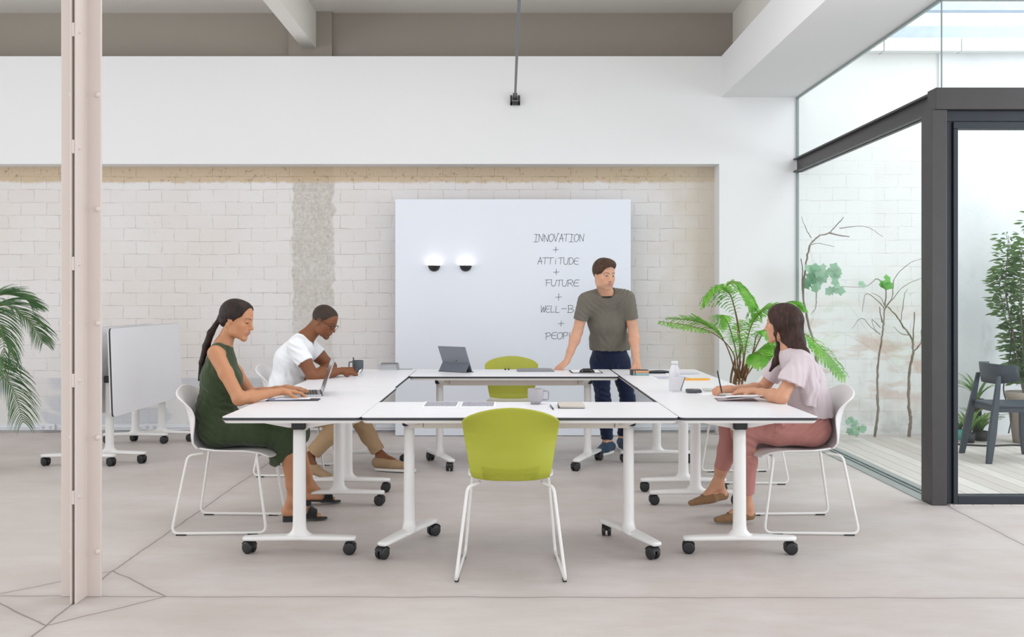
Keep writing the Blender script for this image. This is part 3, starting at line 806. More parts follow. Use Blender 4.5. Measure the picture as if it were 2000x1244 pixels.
# clipboard
p = onT(1143, 725.5)
cb_ = empty('clipboard', (p.x, 7.73, ZT), .02, 'black clipboard holding white paper beneath the standing man hand', 'clipboard')
slab('board', rrect(-.125,-.12,.125,.16,.01), 0, .004, m_dark, cb_)
slab('paper', rot_rect(0,.02,.226,.25,0), .004, .0055, m_paper, cb_)
MB().box((-.06,-.105,.005),(.06,-.082,.014)).tube(smoothpath([(-.055,-.09,.014),(-.03,-.085,.030),(.03,-.085,.030),(.055,-.09,.014)],.01,4),.006,8).tube([(-.035,-.1,.018),(.035,-.1,.018)],.011,10).build('clip', M('gunmetal_clip','#3c3a38',.35,.8), cb_)
# striped pencil box
p = onT(1250, 733)
bxr = empty('striped_box', (p.x, 7.40, ZT), .0, 'small dark box with orange, pink and teal stripes on the back right table', 'box')
bevel(MB().box((-.068,0,0),(.068,.09,.040)).build('box_body', m_dark, bxr), .002)
for z0, z1, c_ in ((.029,.036,'#e8b070'),(.018,.028,'#c98d78'),(.003,.017,'#8ab0ae')):
    MB().box((-.052,-.0015,z0),(.0675,.0,z1)).build('stripe', M('stripe'+c_, c_, .6), bxr)
MB().box((-.042,-.003,.0),(-.036,-.001,.0405)).build('elastic_band', m_black, bxr)
# black pouch behind it
p = onT(1287, 729)
po = empty('pouch', (p.x, 7.62, ZT), .0, 'flat black zipped pouch between the striped box and the bottle', 'pouch')
m = MB(); rings = []
for i in range(13):
    x = -.115+.23*i/12; f = math.sin(PI*min(max((i+.6)/13.2,0),1))**.5
    rings.append([(x, .045*f*math.cos(q)+.01*math.sin(i), .0125*f+.0125*f*math.sin(q)) for q in [2*PI*k/12 for k in range(12)]])
m.loft(rings).build('pouch_body', M('black_leather','#2a2d33',.45,var=.2,scale=30,bmp=.5), po)
MB().tube([(-.1,-.035,.016),(0,-.04,.019),(.1,-.036,.016)], .0022, 6).build('zip', M('zip_grey','#6f7780',.4,.6), po)
# loose papers, orange folder
for px, py, w_, d_, a_, lb in ((1310,738.5,.26,.17,.05,'white sheet of paper lying left of the bottle on the back right table'),(1335,731,.26,.16,-.06,'white sheet of paper behind the bottle, near the table back')):
    p = onT(px, py); r = empty('paper_sheet', (p.x, p.y+.05, ZT), a_, lb, 'paper', 'loose sheets on the back right table'); slab('sheet', rot_rect(0,0,w_,d_,0), 0, .0025, m_paper, r, 0); slab('lower_sheet', rot_rect(.01,-.004,w_-.02,d_,.03), .0025, .0035, M('grey_sheet','#c4c4d2',.8), r, 0)
p = onT(1352, 743)
fo = empty('folder', (p.x+.0, p.y+.03, ZT), .0, 'orange yellow folder lying right of the white bottle', 'folder')
slab('cover', [(-.12,-.03),(.10,-.03),(.135,-.01),(.125,.03),(-.12,.03)], 0, .012, M('orange_card','#e6a740',.7), fo)
# bottle with diagonal dark line and base notch
p = onT(1319.5, 764)
bt = empty('water_bottle', (p.x, p.y+.04, ZT), 0, 'white screw-cap water bottle standing on the front right table', 'bottle')
m_bot = M('bottle_white', '#dcdbe0', .45, var=.01)
MB().lathe([(0,0),(.0335,0),(.0355,.004),(.0355,.10),(.035,.118),(.030,.140),(.0235,.156),(.020,.166),(.0195,.172)], 36, cap=True).build('bottle_body', m_bot, bt)
MB().lathe([(.0215,.172),(.022,.174),(.022,.188),(.0205,.190),(0,.190)], 32).build('cap', m_bot, bt)
ds = empty('desk_stand', (p.x+.002, p.y-.042, ZT), 0, 'pale wedge stand with a dark slanted edge, leaning in front of the white bottle', 'stand')
m = MB(); vs = [(-.034,0,.014),(.022,0,.014),(.047,0,.094),(-.034,0,.094)]
m.add(vs+[(x,-.012,z) for x,y,z in vs], [(0,1,2,3),(7,6,5,4),(0,4,5,1),(1,5,6,2),(2,6,7,3),(3,7,4,0)]); bevel(m.build('card', M('stand_white','#d9d8dc',.5), ds),.001)
m = MB(); m.add([(.018,-.014,.010),(.024,-.014,.010),(.051,-.014,.094),(.046,-.014,.094),(.018,.0,.010),(.024,.0,.010),(.051,.0,.094),(.046,.0,.094)], [(3,2,1,0),(4,5,6,7),(0,1,5,4),(1,2,6,5),(2,3,7,6),(3,0,4,7)]); m.build('slanted_edge', M('stand_grey','#62646b',.5), ds)
slab('base', rot_rect(.0,-.004,.06,.02,0), 0, .014, M('stand_base','#cfced3',.5), ds)
# black calculator-like case and tray
p = onT(1357, 768)
cs = empty('spectacle_case', (p.x, p.y+.035, ZT), math.radians(-4), 'small dark grey case with a beige inlay in front of the writing woman hand', 'case')
bevel(MB().box((-.047,-.035,0),(.047,.045,.022)).build('case_body', M('case_grey','#4b4f55',.5,var=.08), cs), .008, 3)
bevel(MB().box((-.002,-.02,.022),(.036,.038,.0245)).build('inlay', M('inlay_beige','#b9a6a0',.6), cs), .001)
p = onT(1392, 765)
tr = empty('pad', (p.x, p.y+.05, ZT), 0, 'pale grey pad between the dark case and the woman hand', 'pad'); slab('pad_body', rot_rect(0,0,.09,.10,0), 0, .014, M('pad_grey','#c9ccc6',.7), tr)

# laptop in front of the first woman
lp = empty('laptop', (-1.262, 5.95, ZT), math.radians(13), 'open silver laptop on the front left table, screen facing the typing woman', 'laptop')
m_alu = M('silver_aluminium', '#b9bbbe', .35, .7, var=.03)
bs = bevel(MB().prism(rrect(-.11,-.155,.11,.155,.012), .0, .013).build('base', m_alu, lp), .002)
kb = MB()
for i in range(6):
    for j in range(14):
        x, y = -.015+i*.0175, -.138+j*.0198
        kb.box((x,y,.013),(x+.0145,y+.0165,.0150))
kb.build('keyboard', m_dark, bs)
MB().box((-.085,-.045,.0131),(-.03,.045,.0138)).build('trackpad', M('trackpad_grey','#9c9ea2',.3,.5), bs)
tl = math.radians(19)
R_ = Matrix.Translation((.112,0,.012)) @ Matrix.Rotation(tl, 4, 'Y')
ld = bevel(MB().box((-.0,-.155,0),(.006,.155,.222), R_).build('lid', m_alu, lp), .002)
MB().box((-.0012,-.147,.012),(0,.147,.214), R_).build('screen', M('dark_screen','#2a2b2f',.12), ld)
MB().tube([(.112,-.13,.010),(.112,.13,.010)], .007, 10).build('hinge', m_dark, lp)
# pads under laptop
p = onT(567, 781)
n1 = empty('notebook', (p.x+.0, p.y+.0, ZT), math.radians(3), 'black notebook with loose white and blue sheets at the front left table edge', 'notebook')
slab('cover', rot_rect(0.02,-.01,.30,.11,0), 0, .004, m_dark, n1)
slab('sheet', rot_rect(-.02,-.0,.20,.09,.12), .004, .0075, M('pale_blue_paper','#b9c1e6',.8), n1, 0)
slab('sheet', rot_rect(.02,.0,.20,.085,-.06), .0075, .0115, m_paper, n1, 0)

# papers before the writing man, pen and pencil made with the people
p = onT(700, 729)
pr = empty('notebook', (p.x-.09, 7.33, ZT), .0, 'thin grey backed pad of paper beneath the writing man fist', 'notebook')
slab('cover', rot_rect(0,0,.30,.21,0), 0, .003, M('grey_sheet','#c4c4d2',.8), pr)
slab('page', rot_rect(.0,0,.29,.20,.0), .003, .006, m_paper, pr)
m = MB(); vs = []; fs = []
for i in range(8):
    q = i/7*1.3; vs += [(.10+.05*math.sin(q), -.06, .006+.06*(1-math.cos(q))), (.10+.05*math.sin(q), .09, .006+.06*(1-math.cos(q)))]
for i in range(7): fs.append((2*i,2*i+1,2*i+3,2*i+2))
o = m.add(vs, fs, True).build('curled_page', m_paper, pr); s_ = o.modifiers.new('t','SOLIDIFY'); s_.thickness = .001

# notebook under second woman's arm, tilted cover
p = onT(1440, 778)
nw = empty('notebook', (W(1450,0,5.62).x, 5.62, ZT), math.radians(-4), 'open mauve covered notebook held before the long haired woman', 'notebook')
m = MB()
def wedge(name, x0, x1, z0a, z1a, z0b, z1b, y0, y1, mat):
    vs = [(x0,y0,z0a),(x1,y0,z1a),(x1,y1,z1a+.0),(x0,y1,z0a)]; vt = [(x0,y0,z0b),(x1,y0,z1b),(x1,y1,z1b),(x0,y1,z0b)]
    return MB().add(vs+vt, [(3,2,1,0),(4,5,6,7),(0,1,5,4),(1,2,6,5),(2,3,7,6),(3,0,4,7)]).build(name, mat, nw)
wedge('lower_cover', -.15, .08, .0, .0, .003, .003, -.08, .09, M('mauve_cover','#8f8085',.7))
wedge('pages', -.145, .09, .003, .026, .010, .034, -.075, -.01, M('mauve_pages','#a59a9c',.8,var=.12,scale=60,stretch=(.1,.1,9)))
wedge('upper_page', -.10, .16, .024, .034, .0265, .0365, -.07, .0, m_paper)
p = onT(1392, 771); ps = empty('paper_sheet', (p.x, p.y+.04, ZT), .1, 'white loose sheet under the writing woman hand', 'paper'); slab('sheet', rot_rect(0,0,.14,.16,0), 0, .0015, m_paper, ps, 0)

# ------------------------------------------------------------------ plants
rnd = random.Random(11)
def leaf_mat(name, c1, c2):
    m, nt, b = new_mat(name)
    g = node(nt, 'ShaderNodeNewGeometry'); f = noise(nt, g.outputs['Position'], 9, 3)
    nt.links.new(mixc(nt, ramp(nt, f, .3, .7), lin(c1), lin(c2)), b.inputs['Base Color'])
    b.inputs['Roughness'].default_value = .45
    b.inputs['Transmission Weight'].default_value = 0
    tr = node(nt, 'ShaderNodeBsdfTranslucent'); nt.links.new(mixc(nt, f, lin(c1), lin(c2)), tr.inputs[0])
    mx = node(nt, 'ShaderNodeMixShader', i_0=.42); out = nt.nodes['Material Output']
    nt.links.new(b.outputs[0], mx.inputs[1]); nt.links.new(tr.outputs[0], mx.inputs[2]); nt.links.new(mx.outputs[0], out.inputs[0])
    return m
m_fern = leaf_mat('fern_leaf_green', '#66b53a', '#a6dc66')
m_palm = leaf_mat('palm_leaf_green', '#3a6440', '#6d8f5c')
m_ficus = leaf_mat('shrub_leaf_green', '#4a7040', '#7f9a5e')
m_vine = leaf_mat('hazed_vine_leaf', '#8fbf9d', '#a9cfb2')  # leaf colour paled to carry the haze of the glass
m_viney = leaf_mat('young_vine_leaf', '#4fae3a', '#79c25a')
m_strap = leaf_mat('strap_leaf_green', '#4e7d3c', '#8fae66')
m_stem = M('brown_fern_stem', '#7b5c3c', .7, var=.2, scale=20)
m_bark = M('grey_bark', '#8a7f74', .9, var=.25, scale=30, bmp=.5)
def fern_frond(root, pts, n_pin, L, droop=.5, start=.25, dens=1.0, roll=0.0):
    sp = spline([p - root.location for p in pts], 8); N = len(sp)
    st = MB().tube(sp, [.0075*(1-.8*i/(N-1)) for i in range(N)], 6).build('frond_stem', m_stem, root)
    lv = MB()
    for k in range(n_pin):
        t = start+(1-start)*(k+.5)/n_pin
        x = t*(N-1); i = min(int(x), N-2); p = sp[i].lerp(sp[i+1], x-i); d = (sp[i+1]-sp[i]).normalized()
        sidev = d.cross(Vector((0,0,1)))
        if sidev.length < .2: sidev = Vector((1,0,0))
        sidev.normalize(); sidev = (Matrix.Rotation(roll, 3, d) @ sidev)
        env = math.sin(PI*min(1, (1-t)/(1-start)*.85+.12))**.8
        for sg in (-1, 1):
            ln = L*env*rnd.uniform(.85, 1.1)
            if ln < .02: continue
            q0 = p; dirv = (sidev*sg*.8+d*.55+Vector((0,0,rnd.uniform(-.1,.15)))).normalized(); pp = []
            m = 9
            for j in range(m+1):
                pp.append(q0.copy()); q0 = q0+dirv*(ln/m); dirv = (dirv+Vector((0,0,-droop*.13))).normalized()
            nl = max(6, int(20*dens*ln/.2))
            for j in range(nl):
                tt = (j+.5)/nl; y = tt*m; a = min(int(y), m-1); c = pp[a].lerp(pp[a+1], y-a); dd = (pp[a+1]-pp[a]).normalized()
                w = dd.cross(Vector((rnd.uniform(-.2,.2), rnd.uniform(-.4,.1), 1))).normalized()
                ll = .034*(1-tt*.7)*(ln/.2)**.5
                for s2 in (-1, 1):
                    e = c+w*s2*ll+dd*ll*.45+Vector((0,0,-ll*.25)); hw = dd*.0048
                    mid = c.lerp(e, .5)
                    lv.add([c-hw, mid-hw*1.1, e, mid+hw*1.1, c+hw], [(0,1,2,3,4)])
    lv.build('frond_leaves', m_fern, root)
pr_ = Vector((W(1442,0,8.55).x, 8.55, 0))
fern = empty('potted_fern', pr_, 0, 'bright green tree fern with arching brown stems, standing by the white pier', 'plant')
MB().lathe([(0,.0),(.085,0),(.09,.01),(.118,.27),(.122,.30),(.112,.30),(.105,.27),(0,.265)], 32).build('plant_pot', M('grey_plant_pot', '#8f8a84', .7), fern)
def FP(l): return [W(x, y, D) for x, y, D in l]
cr = MB()
for k, (dx, x1, y1) in enumerate(((-.05,1436,700),(0,1447,705),(.03,1452,712),(.06,1462,705),(-.02,1443,715))):
    a = Vector((dx*.5, rnd.uniform(-.03,.03), .25)); b = W(1437+dx*200, 750, 8.55)-pr_; c = W(x1, y1, 8.55)-pr_
    cr.tube(spline([a, b, c], 5), [.010]*10+[.007], 8)
cr.build('stem_base', m_stem, fern)
B0 = (1438,745,8.55)
for l, n, L, dr, st, *rl in (([B0,(1432,690,8.5),(1395,652,8.45),(1345,636,8.4),(1286,627,8.35)], 15, .075, 2.4, .5),
                    ([(1440,745,8.55),(1425,690,8.6),(1402,650,8.65),(1360,628,8.7),(1300,622,8.7)], 22, .17, .5, .40, .55),
                    ([(1442,740,8.55),(1446,680,8.6),(1438,620,8.55),(1425,575,8.45),(1396,563,8.35),(1378,580,8.3)], 24, .21, 1.3, .42, .6),
                    ([(1444,735,8.55),(1444,650,8.7),(1430,585,8.7),(1418,560,8.6),(1440,552,8.6),(1468,585,8.6),(1475,612,8.6)], 22, .17, 1.2, .5, .6),
                    ([(1450,740,8.55),(1456,680,8.5),(1470,630,8.5),(1492,605,8.45),(1510,596,8.4)], 22, .15, .7, .25, .5),
                    ([(1452,740,8.55),(1470,690,8.4),(1478,655,8.3),(1495,645,8.2),(1515,668,8.1)], 20, .12, .8, .3),
                    ([(1455,745,8.55),(1470,700,8.5),(1498,672,8.35),(1515,680,8.2),(1522,712,8.1)], 22, .18, .9, .3, .5),
                    ([(1443,740,8.55),(1438,690,8.4),(1425,640,8.3),(1412,615,8.2),(1404,640,8.15)], 18, .13, .9, .35),
                    ([(1447,738,8.55),(1462,700,8.3),(1475,690,8.15),(1500,700,8.0)], 18, .16, 1.0, .3, .6),
                    ([(1447,735,8.55),(1452,690,8.6),(1440,650,8.8),(1452,625,8.9)], 16, .15, .6, .3),
                    ([(1446,745,8.55),(1440,705,8.4),(1450,675,8.2),(1440,650,8.05)], 16, .12, .6, .35),
                    ([(1450,745,8.55),(1500,680,8.7),(1560,650,8.75),(1610,685,8.75),(1652,735,8.75)], 17, .16, 1.1, .42, .9),
                    ([(1450,740,8.55),(1490,650,8.8),(1525,600,8.8),(1552,588,8.8),(1572,603,8.8)], 22, .12, .9, .4)):
    fern_frond(fern, FP(l), n, L, dr, st, 1.0, *rl)

def palm_frond(root, pts, n, L, droop):
    sp = spline([p-root.location for p in pts], 8); N = len(sp)
    MB().tube(sp, [.008*(1-.8*i/(N-1)) for i in range(N)], 6).build('frond_stem', M('palm_stem_green','#6f7f4a',.6), root)
    lv = MB()
    n = int(n*1.7); L *= 1.12
    for k in range(n):
        t = .12+.88*(k+.5)/n; x = t*(N-1); i = min(int(x), N-2); p = sp[i].lerp(sp[i+1], x-i); d = (sp[i+1]-sp[i]).normalized()
        sd = d.cross(Vector((0,0,1)))
        if sd.length < .2: sd = Vector((0,-1,0))
        sd.normalize()
        for sg in (-1,1):
            ln = L*(math.sin(PI*(.25+.7*t))**.6)*rnd.uniform(.85,1.1)
            q = p.copy(); dirv = (sd*sg*.6+d*.75+Vector((0,0,.25+rnd.uniform(-.1,.1)))).normalized(); pts_ = []
            for j in range(7):
                pts_.append(q.copy()); q = q+dirv*ln/6; dirv = (dirv+Vector((0,0,-droop*.22))).normalized()
            w = dirv.cross(Vector((0,1,.3))).normalized()
            vs = []; 
            for j, a in enumerate(pts_):
                ww = .0036*(1-(j/6)**2)+.0005; vs += [a-w*ww, a+w*ww+Vector((0,0,.0015))]
            lv.add(vs, [(2*j,2*j+1,2*j+3,2*j+2) for j in range(6)])
    lv.build('frond_leaves', m_palm, root)
pp_ = Vector((W(-95,0,7.3).x, 7.3, 0))
palm = empty('potted_palm', pp_, 0, 'dark green feathery palm reaching into the left edge of the hall', 'plant')
MB().lathe([(0,0),(.14,0),(.19,.36),(.18,.36),(.17,.33),(0,.32)], 28).build('plant_pot', M('grey_plant_pot', '#8f8a84', .7), palm)
MB().tube([(0,0,.3),(.01,0,.5),(0,0,.72)], [.035,.03,.025], 10).build('trunk', m_bark, palm)
for l, n, L, dr in (([(-95,720,7.3),(-60,640,7.25),(0,595,7.2),(55,625,7.15),(84,670,7.1)], 34, .27, .75),
                    ([(-95,720,7.3),(-50,620,7.4),(-5,578,7.5),(40,580,7.6),(70,600,7.7)], 32, .24, .55),
                    ([(-95,720,7.3),(-60,700,7.1),(-15,715,7.0),(25,760,6.95),(45,825,6.9)], 30, .30, .9),
                    ([(-95,720,7.3),(-60,630,7.0),(-25,610,6.9),(5,650,6.85),(8,730,6.8)], 30, .26, 1.1),
                    ([(-95,720,7.3),(-70,660,7.5),(-30,640,7.6),(10,665,7.7),(30,720,7.7)], 28, .24, .9),
                    ([(-95,720,7.3),(-80,620,7.3),(-120,560,7.3),(-180,560,7.3)], 24, .26, .9),
                    ([(-95,720,7.3),(-140,660,7.2),(-200,700,7.2)], 20, .24, .9)):
    palm_frond(palm, FP(l), n, L, dr)

# courtyard vines
def leaf(mb, c, d, n, L, w):
    d = d.normalized(); s_ = d.cross(n).normalized()
    mb.add([c, c+d*L*.35+s_*w, c+d*L*.7+s_*w*.75, c+d*L, c+d*L*.7-s_*w*.75, c+d*L*.35-s_*w], [(0,1,2,3),(0,3,4,5)])
def rv_(): return Vector((rnd.uniform(-1,1), rnd.uniform(-1,1), rnd.uniform(-1,1))).normalized()
def vine(name, label, base, D, paths, leaves, lm):
    z = lambda a: (1500+a[0]/2.006, 380+a[1]/2.006)
    b = W(*z(base), D); root = empty(name, (b.x, D, -.01), 0, label, 'vine')
    for k, (r0, r1, pl) in enumerate(paths):
        off = [Vector((0, rnd.uniform(-.05,.05) if i else 0, 0)) for i in range(len(pl))]
        sp = spline([W(*z(a), D)+o-root.location for a, o in zip(pl, off)], 6); N = len(sp)
        sp = [p+Vector((rnd.uniform(-.004,.004), rnd.uniform(-.004,.004), 0)) if i else p for i, p in enumerate(sp)]
        MB().tube(sp, [(r0+(r1-r0)*i/(N-1))*rnd.uniform(.85,1.2) for i in range(N)], 7).build('trunk' if k == 0 else 'branch', m_bark, root)
    if leaves:
        lv = MB()
        for x0, y0, x1, y1, n, sz in leaves:
            for _ in range(n):
                c = W(*z((rnd.uniform(x0,x1), rnd.uniform(y0,y1))), D)-root.location+Vector((0, rnd.uniform(-.12,.02), 0))
                s_ = sz*rnd.uniform(.7,1.2)
                # lobed leaf: five points round a centre
                nrm = Vector((rnd.uniform(-.5,.5), -1, rnd.uniform(-.2,.7))).normalized(); a0 = rnd.uniform(0,6.3)
                u_ = nrm.cross(Vector((0,0,1))).normalized(); v_ = nrm.cross(u_)
                ring = [c+(u_*math.cos(a0+q*PI/5)+v_*math.sin(a0+q*PI/5))*s_*(1 if q%2 == 0 else .68) for q in range(10)]
                lv.add([c+nrm*s_*.15]+ring, [(0,1+q,1+(q+1)%10) for q in range(10)], True)
        lv.build('vine_leaves', lm, root)
    return root
vine('climbing_vine', 'bare woody vine at the courtyard brick wall, left of the two, with one green leaf', (418,948), 9.25,
     [(.013,.006,[(418,948),(425,850),(432,760),(440,660),(440,560),(447,500),(460,450)]),
      (.0045,.002,[(440,548),(400,520),(365,485),(325,525)]),(.007,.004,[(447,500),(430,440)]),(.0055,.002,[(460,450),(425,415),(390,390),(370,460)]),
      (.0055,.002,[(460,445),(480,400),(500,330),(560,270),(612,250)]),(.004,.002,[(470,432),(540,360),(612,325)]),(.006,.002,[(460,440),(455,370),(430,330),(380,360),(280,360)]),(.004,.002,[(440,520),(412,490),(425,540)])],
     [(432,320,458,358,6,.045)], m_viney)
vine('climbing_vine', 'bare woody vine at the courtyard brick wall, the one nearest the dark post', (552,948), 9.22,
     [(.015,.006,[(552,948),(557,880),(548,820),(560,700),(566,620),(562,560),(535,515),(500,480),(465,440)]),
      (.008,.003,[(566,620),(592,580),(608,530)]),(.006,.005,[(567,600),(567,460)]),(.0045,.002,[(560,552),(530,545),(496,518)]),(.004,.002,[(520,500),(535,400),(545,370)]),(.0045,.002,[(462,440),(440,400),(400,385)])], None, None)
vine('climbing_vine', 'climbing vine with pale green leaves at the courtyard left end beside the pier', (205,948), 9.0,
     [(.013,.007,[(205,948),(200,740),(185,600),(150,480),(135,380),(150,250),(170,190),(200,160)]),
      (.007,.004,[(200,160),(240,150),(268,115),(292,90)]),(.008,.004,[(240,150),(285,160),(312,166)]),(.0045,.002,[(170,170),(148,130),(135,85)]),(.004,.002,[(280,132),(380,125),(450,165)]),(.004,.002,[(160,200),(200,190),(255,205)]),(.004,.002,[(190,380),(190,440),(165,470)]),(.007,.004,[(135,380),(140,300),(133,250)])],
     [(150,285,270,380,34,.050),(230,300,260,320,6,.04),(300,900,370,935,14,.035),(290,880,330,895,4,.03),(345,350,365,358,3,.03)], m_vine)  # made up from greenery reflected in the glass

# courtyard chair
def patio_chair():
    m_ch = M('slate_chair_paint', '#363f49', .5, var=.06)
    a = Fl(1885,885); b = Fl(1937,907)
    root = empty('patio_chair', (3.93, 8.0, 0.004), math.radians(-4), 'dark slate patio chair with a curved back on the courtyard deck', 'chair')
    for (x0,y0,x1,y1,zt,nm) in ((-.04,.27,.07,.20,.70,'leg'),(-.04,-.27,.07,-.20,.70,'leg'),(.47,.24,.42,.20,.44,'leg'),(.47,-.24,.42,-.20,.44,'leg')):
        rings = []
        for t in (0,.35,.62,1):
            w = .012+.010*math.sin(PI*min(1,t*1.0+.15)); cx = x0+(x1-x0)*t; cy = y0+(y1-y0)*t; z = zt*t
            rings.append([(cx-w*1.3,cy-w,z),(cx+w*1.3,cy-w,z),(cx+w*1.3,cy+w,z),(cx-w*1.3,cy+w,z)])
        bevel(MB().loft(rings, False).build(nm, m_ch, root), .004)
    s_ = MB().prism(rrect(.03,-.215,.48,.215,.04), .445, .467).build('seat', m_ch, root); bevel(s_, .006)
    bevel(MB().box((.04,-.20,.405),(.43,-.175,.445)).box((.04,.175,.405),(.43,.20,.445)).box((.03,-.19,.405),(.05,.19,.445)).box((.405,-.19,.405),(.43,.19,.445)).build('seat_frame', m_ch, root), .003)
    vs = []; fs = []; n = 24
    for i in range(n+1):
        u = -1+2*i/n; y = .275*math.sin(u*1.25)/math.sin(1.25); x = .055+.15*abs(u)**2.2
        zt = .795-.008*u*u; zb = .63+.045*abs(u)**3
        vs += [(x,y,zb),(x-.012,y,(zb+zt)/2),(x-.02,y,zt)]
    for i in range(n):
        for k in (0,1): fs.append((i*3+k, i*3+k+1, i*3+k+4, i*3+k+3))
    o = mesh_obj('backrest', vs, fs, m_ch, root, True); s_ = o.modifiers.new('t','SOLIDIFY'); s_.thickness = .014; s_.offset = 0
patio_chair()
# potted shrub
tp = Vector((W(2002,0,8.85).x, 8.85, .004))
sh = empty('potted_shrub', tp, 0, 'tall leafy shrub in a pale clay pot at the right edge of the courtyard', 'plant')
MB().lathe([(0,0),(.10,0),(.15,.40),(.165,.42),(.165,.47),(.15,.47),(.14,.43),(0,.42)], 28).build('plant_pot', M('clay_pot','#a59a90',.8,var=.1), sh)
st = MB(); lv = MB()
for k in range(9):
    a = 2*PI*k/9; tx, ty = .22*math.cos(a), .14*math.sin(a); top = rnd.uniform(1.6, 2.15)
    sp = spline([(0,0,.4),(tx*.5,ty*.5,.9),(tx,ty,1.4),(tx*.8,ty,top)], 8); st.tube(sp, [.008*(1-.7*i/(len(sp)-1)) for i in range(len(sp))], 6)
    for i, p in enumerate(sp):
        if i < 3: continue
        for _ in range(14):
            d = rv_(); d.z = abs(d.z)*.4-.15; d.normalize()
            c = p+d*rnd.uniform(.0,.10)+Vector((0,0,rnd.uniform(-.04,.04)))
            leaf(lv, c, (d+Vector((0,0,-.2))).normalized(), rv_(), rnd.uniform(.06,.095), .012)
st.build('stems', m_bark, sh); lv.build('shrub_leaves', m_ficus, sh)
# strap leaved pots
def strap_plant(px, py, D, potc, r, h, n, L, lb, z0=0.0, stand=0):
    p = W(px, py, D); root = empty('potted_plant', (p.x, D, .004), 0, lb, 'plant', 'small pots at the foot of the courtyard wall')
    MB().lathe([(0,stand),(r*.8,stand),(r,stand+h),(r*.93,stand+h),(r*.9,stand+h*.9),(0,stand+h*.88)], 20).build('plant_pot', M('pot'+potc, potc, .6), root)
    if stand: MB().lathe([(r*.7,0),(r*.75,.01),(r*.6,stand-.01),(r*.7,stand)], 16, cap=True).build('pot_stand', m_black, root)
    lv = MB()
    for k in range(n):
        a = rnd.uniform(0, 2*PI); l_ = L*rnd.uniform(.7,1.1); d = Vector((math.cos(a)*.5, math.sin(a)*.35, 1)).normalized(); q = Vector((0,0,stand+h*.85)); pts_ = []
        for j in range(7):
            pts_.append(q.copy()); q = q+d*l_/6; d = (d+Vector((math.cos(a)*.12, math.sin(a)*.1, -.16))).normalized()
        w = Vector((-math.sin(a), math.cos(a), 0)); vs = []
        for j, b in enumerate(pts_):
            ww = .014*(1-(j/6)**3)+.001; vs += [b-w*ww, b+Vector((0,0,-.004)), b+w*ww]
        lv.add(vs, [(3*j+i,3*j+i+1,3*j+i+4,3*j+i+3) for j in range(6) for i in (0,1)], True)
    lv.build('strap_leaves', m_strap, root)
strap_plant(1874, 850, 9.05, '#5fb5a9', .05, .10, 18, .22, 'small plant in a turquoise pot at the courtyard wall')
strap_plant(1893, 850, 8.86, '#2c2d30', .055, .09, 22, .38, 'upright leafy plant in a dark pot between the turquoise pot and the spreading one')
strap_plant(1916, 852, 8.98, '#2c2d30', .065, .09, 26, .30, 'spreading spiky plant in a black pot behind the slate chair leg')
strap_plant(1909, 800, 9.08, '#5a4a42', .06, .10, 14, .34, 'arching broad leaved plant raised on a stand behind the slate chair', stand=.28)
cb2 = MB().tube(spline([(4.05,8.72,.012),(4.3,8.62,.012),(4.55,8.66,.012),(4.8,8.58,.012),(5.4,8.6,.012)],8), .008, 6).build('garden_cable', m_black)
tag(cb2, 'black cable lying on the deck behind the slate chair', 'cable')
cb3 = MB().tube(spline([W(1976,640,8.75),W(1972,700,8.75),W(1960,760,8.7),W(1975,810,8.7),W(1970,846,8.6)],8), .006, 6).build('hanging_cable', m_black)
tag(cb3, 'thin black cable hanging down beside the shrub in the courtyard', 'cable')

